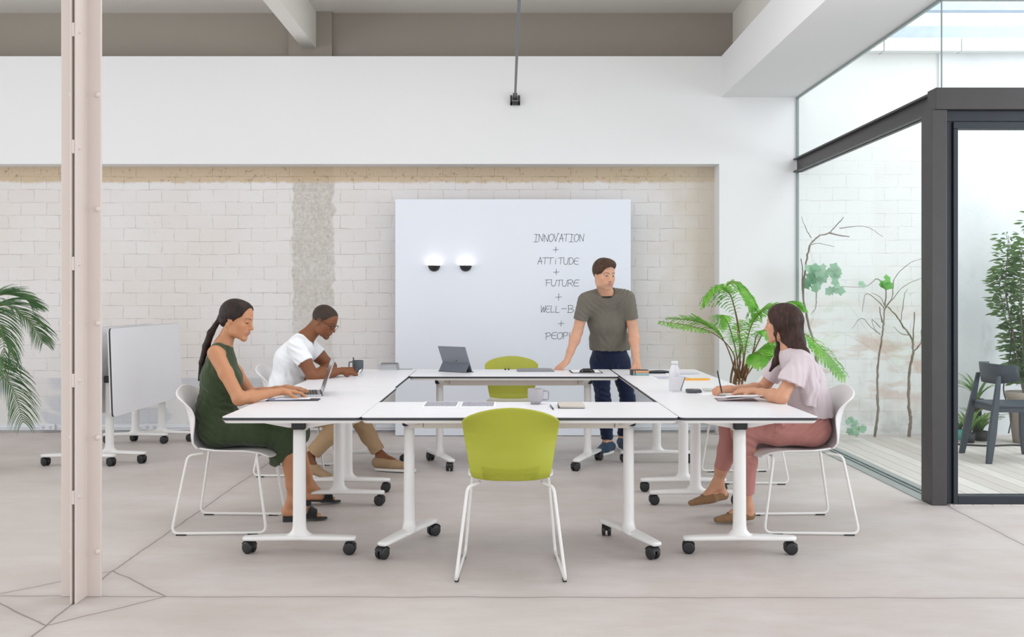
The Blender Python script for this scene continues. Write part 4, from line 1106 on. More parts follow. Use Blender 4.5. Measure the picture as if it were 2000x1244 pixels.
# ------------------------------------------------------------------ people: smooth solid modelling on a distance grid
class SDF:
    def __init__(s, lo, hi, h):
        s.h = h; s.lo = np.array(lo, float); n = np.ceil((np.array(hi)-s.lo)/h).astype(int)+1
        s.ax = [(s.lo[i]+h*np.arange(n[i])).astype(np.float32) for i in range(3)]
        s.d = np.full(tuple(n), .3, np.float32)
    def _rng(s, lo, hi):
        out = []
        for i in range(3):
            a = max(0, int((lo[i]-s.lo[i])/s.h)); b = min(len(s.ax[i]), int((hi[i]-s.lo[i])/s.h)+2)
            if b <= a: return None
            out.append(slice(a, b))
        return tuple(out)
    def _grid(s, r):
        return s.ax[0][r[0]][:,None,None], s.ax[1][r[1]][None,:,None], s.ax[2][r[2]][None,None,:]
    def op(s, fn, lo, hi, k=.01, sub=False):
        m = k+4*s.h; r = s._rng([v-m for v in lo], [v+m for v in hi])
        if r is None: return
        dn = fn(*s._grid(r)); d = s.d[r]
        if sub:
            hh = np.clip(.5-.5*(d+dn)/k, 0, 1); s.d[r] = d*(1-hh)-dn*hh+k*hh*(1-hh)
        else:
            hh = np.clip(.5+.5*(d-dn)/k, 0, 1); s.d[r] = d*(1-hh)+dn*hh-k*hh*(1-hh)
    def cone(s, a, b, ra, rb, k=.02, flat=None, sub=False):
        """tapered limb a->b; flat=(axis, ratio) widens it along the axis"""
        a = np.array(a, float); b = np.array(b, float); ab = b-a; L2 = max(1e-9, ab@ab)
        ax = None
        if flat:
            ax = np.array(flat[0], float); ax /= np.linalg.norm(ax); q = 1/flat[1]-1
        def fn(X, Y, Z):
            px, py, pz = X-a[0], Y-a[1], Z-a[2]
            t = np.clip((px*ab[0]+py*ab[1]+pz*ab[2])/L2, 0, 1)
            px, py, pz = px-t*ab[0], py-t*ab[1], pz-t*ab[2]
            if ax is not None:
                e = (px*ax[0]+py*ax[1]+pz*ax[2])*q; px, py, pz = px+e*ax[0], py+e*ax[1], pz+e*ax[2]
            return (np.sqrt(px*px+py*py+pz*pz)-(ra+(rb-ra)*t)).astype(np.float32)
        R = max(ra, rb)*(max(1, flat[1]) if flat else 1)
        s.op(fn, np.minimum(a, b)-R, np.maximum(a, b)+R, k, sub)
    def chain(s, pts, k=.02, flat=None):
        for (a, ra), (b, rb) in zip(pts[:-1], pts[1:]): s.cone(a, b, ra, rb, k, flat)
    def ell(s, c, R, axes=None, k=.01, sub=False):
        c = np.array(c, float); R = np.array(R, float); A = np.eye(3) if axes is None else np.array([list(v) for v in axes], float)
        def fn(X, Y, Z):
            p = [X-c[0], Y-c[1], Z-c[2]]
            q = [(p[0]*A[i][0]+p[1]*A[i][1]+p[2]*A[i][2]) for i in range(3)]
            k0 = np.sqrt((q[0]/R[0])**2+(q[1]/R[1])**2+(q[2]/R[2])**2)
            k1 = np.sqrt((q[0]/R[0]**2)**2+(q[1]/R[1]**2)**2+(q[2]/R[2]**2)**2)+1e-6
            return (k0*(k0-1)/k1).astype(np.float32)
        e = np.sqrt(((A*R[:,None])**2).sum(0))
        s.op(fn, c-e, c+e, k, sub)
    def cut(s, p, n, k=None):
        """remove everything on the side the normal points to"""
        n = np.array(n, float); n /= np.linalg.norm(n)
        X, Y, Z = s.ax[0][:,None,None], s.ax[1][None,:,None], s.ax[2][None,None,:]
        pl = ((X-p[0])*n[0]+(Y-p[1])*n[1]+(Z-p[2])*n[2]).astype(np.float32)
        s.d = np.maximum(s.d, pl)
    def like(s):
        o = SDF.__new__(SDF); o.h, o.lo, o.ax = s.h, s.lo, s.ax; o.d = np.full(s.d.shape, .3, np.float32); return o
    def merge(s, o, k=.01):
        hh = np.clip(.5+.5*(s.d-o.d)/k, 0, 1); s.d = s.d*(1-hh)+o.d*hh-k*hh*(1-hh)
    def limb(s, pts, cutp, cutn, k=.03, merge=.03, flat=None):
        """sleeve or trouser end: a limb trimmed flat at the hem, then joined"""
        o = s.like(); o.chain(pts, k, flat); o.cut(cutp, cutn); s.merge(o, merge)
    def net(s):
        d = s.d; s.d = None
        for ax in range(3):                       # keep the border outside
            idx = [slice(None)]*3
            for e in (0, -1): idx[ax] = e; d[tuple(idx)] = np.maximum(d[tuple(idx)], s.h)
        S = d < 0
        c = np.zeros(tuple(n-1 for n in S.shape), np.uint8)
        for i in (0,1):
            for j in (0,1):
                for k in (0,1): c += S[i:S.shape[0]-1+i, j:S.shape[1]-1+j, k:S.shape[2]-1+k]
        act = (c > 0) & (c < 8); I, J, K = np.nonzero(act); del c
        vid = np.full(act.shape, -1, np.int32); vid[I, J, K] = np.arange(len(I))
        acc = np.zeros((len(I), 3)); cnt = np.zeros(len(I))
        cor = [(i,j,k) for i in (0,1) for j in (0,1) for k in (0,1)]
        val = {q: d[I+q[0], J+q[1], K+q[2]] for q in cor}
        for a in cor:
            for ax in range(3):
                if a[ax]: continue
                b = list(a); b[ax] = 1; b = tuple(b)
                va, vb = val[a], val[b]; m = (va < 0) != (vb < 0); t = va/(va-vb+1e-12)
                p = np.tile(np.array(a, float), (len(I), 1)); p[:, ax] += t
                acc[m] += p[m]; cnt[m] += 1
        V = (np.stack([I, J, K], 1)+acc/cnt[:,None])*s.h+s.lo
        Fs = []
        for ax in range(3):
            o1, o2 = [(1,2),(2,0),(0,1)][ax]
            sl = [slice(1,-1)]*3; sl[ax] = slice(0, -1); a = S[tuple(sl)]
            sl[ax] = slice(1, None); b = S[tuple(sl)]
            for m, flip in ((a & ~b, False), (~a & b, True)):
                P = np.stack(np.nonzero(m), 1)
                if not len(P): continue
                off = np.ones(3, int); off[ax] = 0; P = P+off
                u = np.zeros(3, int); u[o1] = 1; v = np.zeros(3, int); v[o2] = 1
                q = [P-u-v, P-v, P, P-u]
                ids = np.stack([vid[t[:,0], t[:,1], t[:,2]] for t in q], 1)
                Fs.append(ids[:, ::-1] if flip else ids)
        return V, np.concatenate(Fs)
def smooth_mesh(V, Fq, it=2, lam=.5):
    n = len(V); e = np.concatenate([Fq[:, [0,1]], Fq[:, [1,2]], Fq[:, [2,3]], Fq[:, [3,0]]])
    for _ in range(it):
        acc = np.zeros_like(V); cn = np.bincount(e[:,0], minlength=n)+np.bincount(e[:,1], minlength=n)
        for ax in range(3): acc[:,ax] = np.bincount(e[:,0], V[e[:,1],ax], n)+np.bincount(e[:,1], V[e[:,0],ax], n)
        V = V*(1-lam)+lam*acc/np.maximum(cn,1)[:,None]
    return V
def normals(V, Fq):
    fn = np.cross(V[Fq[:,2]]-V[Fq[:,0]], V[Fq[:,3]]-V[Fq[:,1]]); N = np.zeros_like(V)
    for k in range(4):
        for ax in range(3): N[:,ax] += np.bincount(Fq[:,k], fn[:,ax], len(V))
    return N/(np.linalg.norm(N, axis=1)[:,None]+1e-12)
def folds(V, N, specs, seed=1):
    """cloth folds: each spec is centre, radius, fold direction, wavelength, depth"""
    rs = np.random.RandomState(seed); D = np.zeros(len(V))
    for c, R, dr, wl, am in specs:
        p = V-np.array(c); w = np.exp(-(p**2).sum(1)/(R*R)); dr = np.array(dr, float); dr /= np.linalg.norm(dr)
        o = np.cross(dr, rs.randn(3)); o /= np.linalg.norm(o)
        warp = np.sin((p@o)/wl*1.3+rs.rand()*6)*1.1+np.sin((p@o)/wl*2.9+rs.rand()*6)*.5
        ph = (p@dr)*2*PI/wl+warp
        D += w*am*1.35*(np.sin(ph)*.6+.4*(1-2*np.abs(np.sin(ph*.63+1))))
    return V+N*D[:,None]
def solid(S, name, mat, parent=None, it=2, fold=None, seed=1, paint=None, base=None, origin=None):
    V, Fq = S.net(); V = smooth_mesh(V, Fq, it)
    if fold: V = folds(V, normals(V, Fq), fold, seed)
    col_ = None
    if paint is not None:
        col_ = np.ones((len(V), 4)); col_[:, :3] = base
        for sp in paint:
            c, A, R, rgb, st = sp; p = (V-np.array(c))@np.array([list(v) for v in A]).T/np.array(R)
            w = (np.clip(1.6-np.sqrt((p**2).sum(1))*1.6, 0, 1)**.8*st)[:,None]; w = np.minimum(w, st)
            col_[:, :3] = col_[:, :3]*(1-w)+np.array(rgb)*w
    if origin is not None: V = V-np.array(origin)
    me = bpy.data.meshes.new(name); n, f = len(V), len(Fq)
    me.vertices.add(n); me.vertices.foreach_set('co', V.astype(np.float32).ravel())
    me.loops.add(f*4); me.loops.foreach_set('vertex_index', Fq.astype(np.int32).ravel())
    me.polygons.add(f); me.polygons.foreach_set('loop_start', np.arange(0, f*4, 4, dtype=np.int32))
    me.polygons.foreach_set('use_smooth', np.ones(f, bool))
    me.materials.append(mat); me.update(calc_edges=True)
    if col_ is not None:
        at = me.color_attributes.new('skin_tone', 'FLOAT_COLOR', 'POINT'); at.data.foreach_set('color', col_.astype(np.float32).ravel())
    o = bpy.data.objects.new(name, me)
    if origin is not None and parent is None: o.location = tuple(origin)
    return link(o, parent)
def skin_mat(name):
    m, nt, b = new_mat(name)
    a = node(nt, 'ShaderNodeVertexColor', layer_name='skin_tone'); g = node(nt, 'ShaderNodeNewGeometry')
    f = noise(nt, g.outputs['Position'], 35, 3)
    mx = node(nt, 'ShaderNodeMix', data_type='RGBA', blend_type='MULTIPLY'); mx.inputs[0].default_value = 1
    nt.links.new(a.outputs[0], mx.inputs[6]); nt.links.new(mixc(nt, f, (.93,.91,.9,1), (1.05,1.03,1.03,1)), mx.inputs[7])
    nt.links.new(mx.outputs[2], b.inputs['Base Color']); b.inputs['Roughness'].default_value = .48
    b.inputs['Subsurface Weight'].default_value = .12; b.inputs['Subsurface Radius'].default_value = (.01,.004,.002)
    b.inputs['Subsurface Scale'].default_value = .6
    b.inputs['Specular IOR Level'].default_value = .4
    return m
m_skin = skin_mat('skin')
def hair_mat(name, c1, c2, scale=(1,1,1), rot=(0,0,0)):
    m, nt, b = new_mat(name); tc = node(nt, 'ShaderNodeTexCoord'); v = mapping(nt, tc.outputs['Object'], scale, rot=rot)
    f = noise(nt, v, 45, 5, .6, .6)
    nt.links.new(mixc(nt, ramp(nt, f, .3, .7), lin(c1), lin(c2)), b.inputs['Base Color']); b.inputs['Roughness'].default_value = .5; b.inputs['Specular IOR Level'].default_value = .28
    bump(nt, b, f, .6, .012); return m
def frame(f, u):
    f = Vector(f).normalized(); u = Vector(u); u = (u-f*u.dot(f)).normalized(); return f, u.cross(f), u   # forward, left, up
def head(S, c, fr, sc=1.0, fem=False, ears=True):
    f, l, u = fr; A = (f, l, u); c = Vector(c)
    def P(x, y, z): return c+f*x*sc+l*y*sc+u*z*sc
    def E(x, y, z, a, b, d, k=.012, sub=False, tilt=0):
        f2, u2 = f, u
        if tilt: f2 = f*math.cos(tilt)+u*math.sin(tilt); u2 = u*math.cos(tilt)-f*math.sin(tilt)
        S.ell(P(x,y,z), (a*sc,b*sc,d*sc), (f2,l,u2), k*sc, sub)
    j = .90 if fem else 1.0
    E(-.018,0,.030,.094,.075,.086,.01)                       # cranium
    E(.030,0,.035,.058,.060,.066,.03)                        # forehead
    E(.028,0,-.028,.058,.056*j,.074,.03)                     # mid face
    for s_ in (-1,1):
        S.cone(P(-.012,s_*.052*j,-.040), P(.018,s_*.050*j,-.078), .018*sc, .015*sc, .025*sc)
        S.cone(P(.018,s_*.050*j,-.078), P(.070,s_*.014,-.100), .015*sc, .014*sc, .025*sc)
    E(.073,0,-.102,.016,.016*j,.014,.016)                    # chin
    for s_ in (-1,1):
        E(.055,s_*.040,-.022,.022,.020,.018,.02)             # cheekbone
        E(.040,s_*.032*j,-.052,.036,.026,.036,.03)           # cheek
        S.cone(P(.084,s_*.010,.020), P(.073,s_*.044,.018), (.0070 if fem else .0085)*sc, .006*sc, .014*sc)   # brow
        E(.095,s_*.031,.003,.013,.016,.0095,.010,True)       # socket
        E(.0755,s_*.030,.001,.0125,.0145,.0125,.002)         # eyeball
        S.cone(P(.0875,s_*.020,.0065), P(.082,s_*.043,.0055), .0028*sc, .0022*sc, .003*sc)   # upper lid
        S.cone(P(.0865,s_*.021,-.0045), P(.081,s_*.042,-.0035), .0022*sc, .0018*sc, .003*sc)
    S.cone(P(.084,0,.014), P(.108,0,-.030), .0066*sc, .0098*sc, .020*sc)      # nose
    E(.110,0,-.033,.0088,.0088,.0078,.005)
    for s_ in (-1,1): E(.097,s_*.0120,-.036,.0090,.0064,.0064,.005)
    E(.072,0,-.058,.024,.028,.026,.018)                      # mouth mound
    E(.0930,0,-.0575,.0068,.025,.0044,.0035); E(.0920,0,-.0680,.0072,.021,.0052,.0035)   # lips
    E(.101,0,-.0625,.006,.022,.0012,.0022,True)
    if ears:
        for s_ in (-1,1):
            a = .3
            E(-.010,s_*.0700,.000,.0155,.0060,.0225,.006,False,-.25); E(-.004,s_*.0685,-.020,.0080,.0055,.0120,.006,False,-.1)
            E(-.009,s_*.0775,.001,.0090,.0045,.0150,.003,True,-.25)
    return P
def face_paint(P, fr, sc, skin, brow=(.03,.018,.012), lip=(.42,.15,.12), iris=(.03,.02,.015), beard=None, fem=False, brows=True, gaze=(0,0), closed=False):
    f, l, u = fr; A = (f, l, u); out = []
    def add(x, y, z, a, b, d, rgb, st, ax=None): out.append((P(x,y,z), ax or A, (a*sc,b*sc,d*sc), rgb, st))
    if beard:
        add(.05,0,-.090,.075,.066,.042,beard,.42); add(.10,0,-.047,.03,.024,.006,beard,.35)
    for s_ in (-1,1):
        add(.06,s_*.044,-.030,.05,.026,.024,(skin[0]*1.04,skin[1]*.88,skin[2]*.86),.28)
        for q in range(6):
            t = q/5; add(.088-.011*t, s_*(.013+.034*t), .0205+.006*math.sin(t*2.6)-.002*t, .034,.0062,.0046-.0018*t, brow,.95)
        if closed: add(.086,s_*.032,-.0035,.03,.0180,.0042,(.02,.012,.01),1.0)      # lash line of a lowered lid
        else: add(.086,s_*.031,.001,.03,.0165,.0066,(.05,.03,.02),.8)
        if not closed:
            add(.088,s_*.031,.0003,.03,.0135,.0048,(.60,.55,.52),1.0)
            add(.089,s_*.030+gaze[0],.0008+gaze[1],.03,.0082,.0076,iris,1.0)
    add(.095,0,-.0570,.026,.028,.0056,lip,.85); add(.094,0,-.0675,.026,.024,.0068,lip,.85)
    add(.096,0,-.0625,.02,.026,.0018,(lip[0]*.25,lip[1]*.2,lip[2]*.2),.9)
    return out
def hand(S, w, d, n, side, curl=(.5,.5,.5,.5), th=.6, sc=1.0, spread=.08, thdir=None):
    """w wrist, d finger direction, n back-of-hand direction, side: +1/-1 which way the thumb lies"""
    d = Vector(d).normalized(); n = Vector(n); n = (n-d*n.dot(d)).normalized(); s_ = d.cross(n)*side; w = Vector(w)
    S.cone(w, w+d*.03*sc, .0215*sc, .020*sc, .012, (s_, 1.15))
    for o, r in ((.026,.0125),(.009,.013),(-.009,.0125),(-.024,.0115)):
        S.cone(w+d*.018*sc+s_*o*.55*sc, w+d*.082*sc+s_*o*sc, .015*sc, r*sc, .010*sc)
    for i, (o, L, r) in enumerate(((.027,.072,.0088),(.0095,.080,.0090),(-.009,.075,.0086),(-.0255,.058,.0077))):
        p = w+d*.086*sc+s_*o*sc; a = curl[i]*.75; q = (d+s_*(1.5-i)*spread).normalized()
        r *= sc
        for seg, lf in enumerate((.45,.31,.24)):
            ax = q*math.cos(a)-n*math.sin(a); e = p+ax*L*lf*sc
            S.cone(p, e, r*(1-.07*seg), r*(1-.07*(seg+1)), .003*sc); p = e; a += curl[i]*(1.1 if seg == 0 else .8)
    t0 = w+d*.022*sc+s_*.020*sc-n*.004*sc
    td = (thdir if thdir is not None else (d*.75+s_*.75-n*th*.6)).normalized() if not isinstance(thdir, Vector) else thdir.normalized()
    t1 = t0+td*.040*sc; td2 = (td+d*.45-n*th*.5).normalized(); t2 = t1+td2*.030*sc; td3 = (td2+d*.3-s_*th*.3).normalized(); t3 = t2+td3*.024*sc
    S.cone(t0, t1, .0155*sc, .0118*sc, .012*sc); S.cone(t1, t2, .0112*sc, .0098*sc, .003); S.cone(t2, t3, .0098*sc, .0080*sc, .003)
def v(p): return Vector(p)
def lerp(a, b, t): return Vector(a)*(1-t)+Vector(b)*t
def arm(S, sh, el, wr, r=(.050,.043,.036,.042,.034,.024), k=.02):
    """deltoid, upper arm, elbow, forearm belly, wrist"""
    S.chain([(sh, r[0]), (lerp(sh,el,.45), r[1]), (el, r[2])], k)
    S.chain([(el, r[2]), (lerp(el,wr,.28), r[3]), (lerp(el,wr,.7), r[4]*.86), (wr, r[5])], k)
def leg(S, hip, kn, an, r=(.085,.066,.050,.054,.034,.030), back=(0,0,0), k=.025):
    S.chain([(hip, r[0]), (lerp(hip,kn,.5), r[1]+.006), (kn, r[2])], k)
    m = lerp(kn,an,.3)+Vector(back)
    S.chain([(kn, r[2]), (m, r[3]), (lerp(kn,an,.75), r[4]), (an, r[5])], k)
def foot(S, an, heel, toe, r=.030, w=1.15, k=.015):
    heel = v(heel); toe = v(toe); d = (toe-heel).normalized(); side = d.cross(Vector((0,0,1)))
    S.cone(an, heel+Vector((0,0,.012)), r, r*.92, .02)
    S.cone(an, lerp(heel,toe,.55)+Vector((0,0,.022)), r*.95, r*.72, .03, (side,1.2))
    S.cone(heel+Vector((0,0,.0)), lerp(heel,toe,.7), r*.85, r*.62, .02, (side,1.35))
    S.cone(lerp(heel,toe,.68), toe-d*.014, r*.62, r*.38, .015, (side,1.9))
def bounds(*pts, m=.2):
    a = np.array([list(p) for p in pts]); return a.min(0)-m, a.max(0)+m
UP = Vector((0,0,1))

# ---- woman in the green dress
def woman_one():
    Dc = 5.72; skin = lin('#c08a66')[:3]
    fr = frame((1,-.20,-.24), (.24,0,1)); sc = .98
    hc = W(463,624,Dc)
    nk0 = hc-fr[0]*.025-fr[2]*.055; nk1 = W(435,676,Dc)
    shN, shF = W(421,690,5.545), W(434,689,5.90)
    elN, wrN = W(467,779,5.44), W(550,764,5.655)
    elF, wrF = W(492,772,6.00), W(560,758,5.93)
    pel, wst, cst, ucs = W(427,834,Dc), W(424,795,Dc), W(428,733,Dc), W(432,697,Dc)
    hipN, hipF = pel+v((.03,-.09,-.01)), pel+v((.03,.09,-.01))
    knN, knF = W(569,845,5.66), W(577,843,5.90)
    anN, anF = W(572,968,5.76), W(604,940,6.20)
    heN, toN = W(560,993,5.77), W(628,1008,5.80); heN.z = .055; toN.z = .028
    heF, toF = W(596,955,6.2), W(655,974,6.28); heF.z = .060; toF.z = .030; anF.z = .135; anN.z = .125
    lo, hi = bounds(hc, elN, wrN, knF, toN, toF, pel, elF, m=.17); hi[0] += .02; lo[2] = -.01; hi[2] = hc.z+.16
    S = SDF(lo, hi, .0031)
    P = head(S, hc, fr, sc, True)
    S.cone(nk0, nk1, .043, .047, .025)
    S.cone(nk1, ucs, .052, .07, .03)
    l = (0,1,0)
    S.cone(shN+v((0,.04,-.01)), shF-v((0,.04,.01)), .046, .046, .03)
    S.chain([(ucs,.066),(cst,.092),(wst,.088),(pel,.105)], .03, (l,1.42))
    arm(S, shN, elN, wrN, (.047,.040,.036,.037,.028,.0215)); arm(S, shF, elF, wrF, (.047,.040,.036,.037,.028,.0215))
    hand(S, wrN, (1,.32,-.06), (.05,0,1), 1, (.28,.32,.34,.4), .5, .94)
    hand(S, wrF, (1,-.1,-.06), (.05,0,1), -1, (.28,.32,.34,.4), .5, .94)
    leg(S, hipN, knN, anN, (.085,.07,.055,.053,.036,.031), (-.018,0,0)); leg(S, hipF, knF, anF, (.085,.07,.055,.053,.036,.031), (-.018,0,0))
    foot(S, anN, heN, toN, .031); foot(S, anF, heF, toF, .031)
    pt = face_paint(P, fr, sc, skin, brow=(.03,.017,.012), lip=(.45,.16,.15), fem=True, closed=True)
    body = solid(S, 'person', m_skin, None, 2, None, 1, pt, skin, origin=(pel.x, pel.y, 0))
    tag(body, 'woman in a sleeveless dark green dress with a ponytail, typing on the laptop', 'person')
    O = Vector((pel.x, pel.y, 0)); kw = dict(parent=body, origin=tuple(O))
    # dress
    lo, hi = bounds(pel, ucs, knF, knN, anN, m=.2); lo[2] = .3
    S = SDF(lo, hi, .0042)
    S.chain([(ucs+v((-.005,0,.0)),.062),(cst+v((.008,0,0)),.105),(wst+v((-.005,0,0)),.103),(pel+v((.0,0,.0)),.116)], .04, (l,1.34))
    S.cone(nk1+v((-.004,0,-.022)), ucs+v((.004,0,-.01)), .064, .080, .03, (l,1.35))
    for s_ in (-1,1):
        S.cone(W(426,681,Dc+s_*.085), W(433,725,Dc+s_*.10), .034, .05, .03)
    S.cone(W(452,742,Dc-.06), W(452,742,Dc+.06), .055, .055, .05)       # bust
    for a, b in ((hipN, knN), (hipF, knF)):
        S.chain([(a+v((0,0,.005)),.096),(lerp(a,b,.55)+v((0,0,.012)),.089),(b+v((.002,0,-.004)),.080)], .05)
    S.cone(lerp(hipN,hipF,.5), lerp(knN,knF,.5), .092, .075, .06)
    S.cone(W(562,850,5.66), W(552,893,5.70), .082, .070, .05); S.cone(W(575,848,5.88), W(566,890,5.92), .078, .068, .05)
    S.cone(W(540,868,5.72), W(544,915,5.76), .055, .045, .05)
    S.cut(W(566,889,5.66), (.64,0,-.76)); S.cut(W(540,912,5.7), (-.2,0,-1))
    # armholes and neck opening
    S.ell(shN+v((.0,-.055,-.015)), (.062,.055,.088), None, .008, True); S.ell(shF+v((.0,.055,-.015)), (.062,.055,.088), None, .008, True)
    S.ell(nk1+v((.008,0,.052)), (.080,.085,.055), None, .006, True)
    m_dr = fabric('green_jersey', '#3d4a32', 22, .75)
    fo = [(wst+v((.0,-.1,0)), .14, (.5,.1,.86), .042, .0045), (pel+v((.03,-.1,.06)), .14, (.65,0,.75), .045, .005), (lerp(hipN,knN,.5), .2, (.2,0,1), .07, .004),
          (W(550,880,5.68), .12, (.8,.2,-.3), .045, .006), (cst+v((0,-.1,-.05)), .1, (.8,0,.6), .05, .003)]
    solid(S, 'dress', m_dr, fold=fo, **kw)
    # hair: smooth cap, bun band and ponytail
    lo, hi = bounds(hc, W(385,745,Dc), m=.14); S = SDF(lo, hi, .0028)
    f, lf, u = fr
    S.ell(P(-.020,0,.032), (.100*sc,.081*sc,.092*sc), fr, .01); S.ell(P(.030,0,.050), (.062*sc,.068*sc,.062*sc), fr, .03)
    S.cut(P(.062,0,.058), f*.95+u*(-.25))
    # hairline: cut the face side below the temple
    S.ell(P(.075,0,-.035), (.085*sc,.10*sc,.082*sc), fr, .006, True)
    S.ell(P(-.002,0,-.045), (.036*sc,.11*sc,.042*sc), fr, .006, True)
    tie = P(-.108,0,-.012)
    S.cone(P(-.085,0,.0), tie, .040, .017, .02); 
    S.ell(P(-.065,0,-.035), (.035,.05,.03), fr, .02)
    pts = [tie, W(412,650,Dc), W(403,676,Dc), W(394,708,Dc-.02), W(388,743,Dc-.03)]
    S.chain(list(zip(pts, (.013,.020,.021,.015,.005))), .012, (l,1.3))
    solid(S, 'hair', hair_mat('dark_brown_hair', '#17100e', '#35251f', (1.2,1,.25), (0,.5,0)), fold=[(hc, .2, (.3,.2,.9), .014, .0006)], **kw)
    MB().tube([tie-O+(u*math.cos(q)*.0165+lf*math.sin(q)*.0165) for q in [2*PI*k/16 for k in range(16)]], .005, 8, closed=True).build('hair_tie', m_black, body)
    # sandals
    for he, to, nm in ((heN, toN, 'near'), (heF, toF, 'far')):
        d = (to-he); d.z = 0; d.normalize(); sd = d.cross(UP); S_ = MB()
        g = lambda t, y, z: (he+(to-he)*t)*1.0+sd*y-O+Vector((0,0,0))
        base = Vector((he.x, he.y, 0))-O; L = Vector((to.x-he.x, to.y-he.y, 0)).length+.045
        outl = []
        for k in range(24):
            q = 2*PI*k/24; x = L*(.46+.5*math.cos(q)); y = (.036+.006*math.cos(q-.2))*math.copysign(abs(math.sin(q))**.75, math.sin(q)); outl.append((x, y))
        top = [base+d*x+sd*y+Vector((0,0,.030-.022*min(1,max(0,(x-.05)/(L*.55)))+.008)) for x, y in outl]
        bot = [p-Vector((0,0,.008)) for p in top]
        S_.loft([bot, top], False)
        sl = S_.build('sandal', m_black, body)
        MB().loft([[base+d*(x*.9)+sd*y*.9+Vector((0,0,z)) for x, y in rrect(-.025,-.03,.04,.03,.015)] for z in (.0,.031)], False).build('heel_block', m_black, sl)
        SS = SDF(*bounds(lerp(he,to,.6), m=.11), .003)
        SS.cone(lerp(he,to,.55)+v((0,0,.026)), lerp(he,to,.85)+v((0,0,.004)), .0385, .027, .02, (sd,1.2)); SS.cone(lerp(he,to,.58), lerp(he,to,.82), .034, .026, .02, (sd,1.35))
        SS.cut(lerp(he,to,.56), -d+UP*.5); SS.cut(lerp(he,to,.88), d); SS.cut((0,0,.006), (0,0,-1))
        o = solid(SS, 'strap', M('black_velvet','#141414',.9,sheen=.3), parent=sl, origin=tuple(O))
    return body
woman_one()

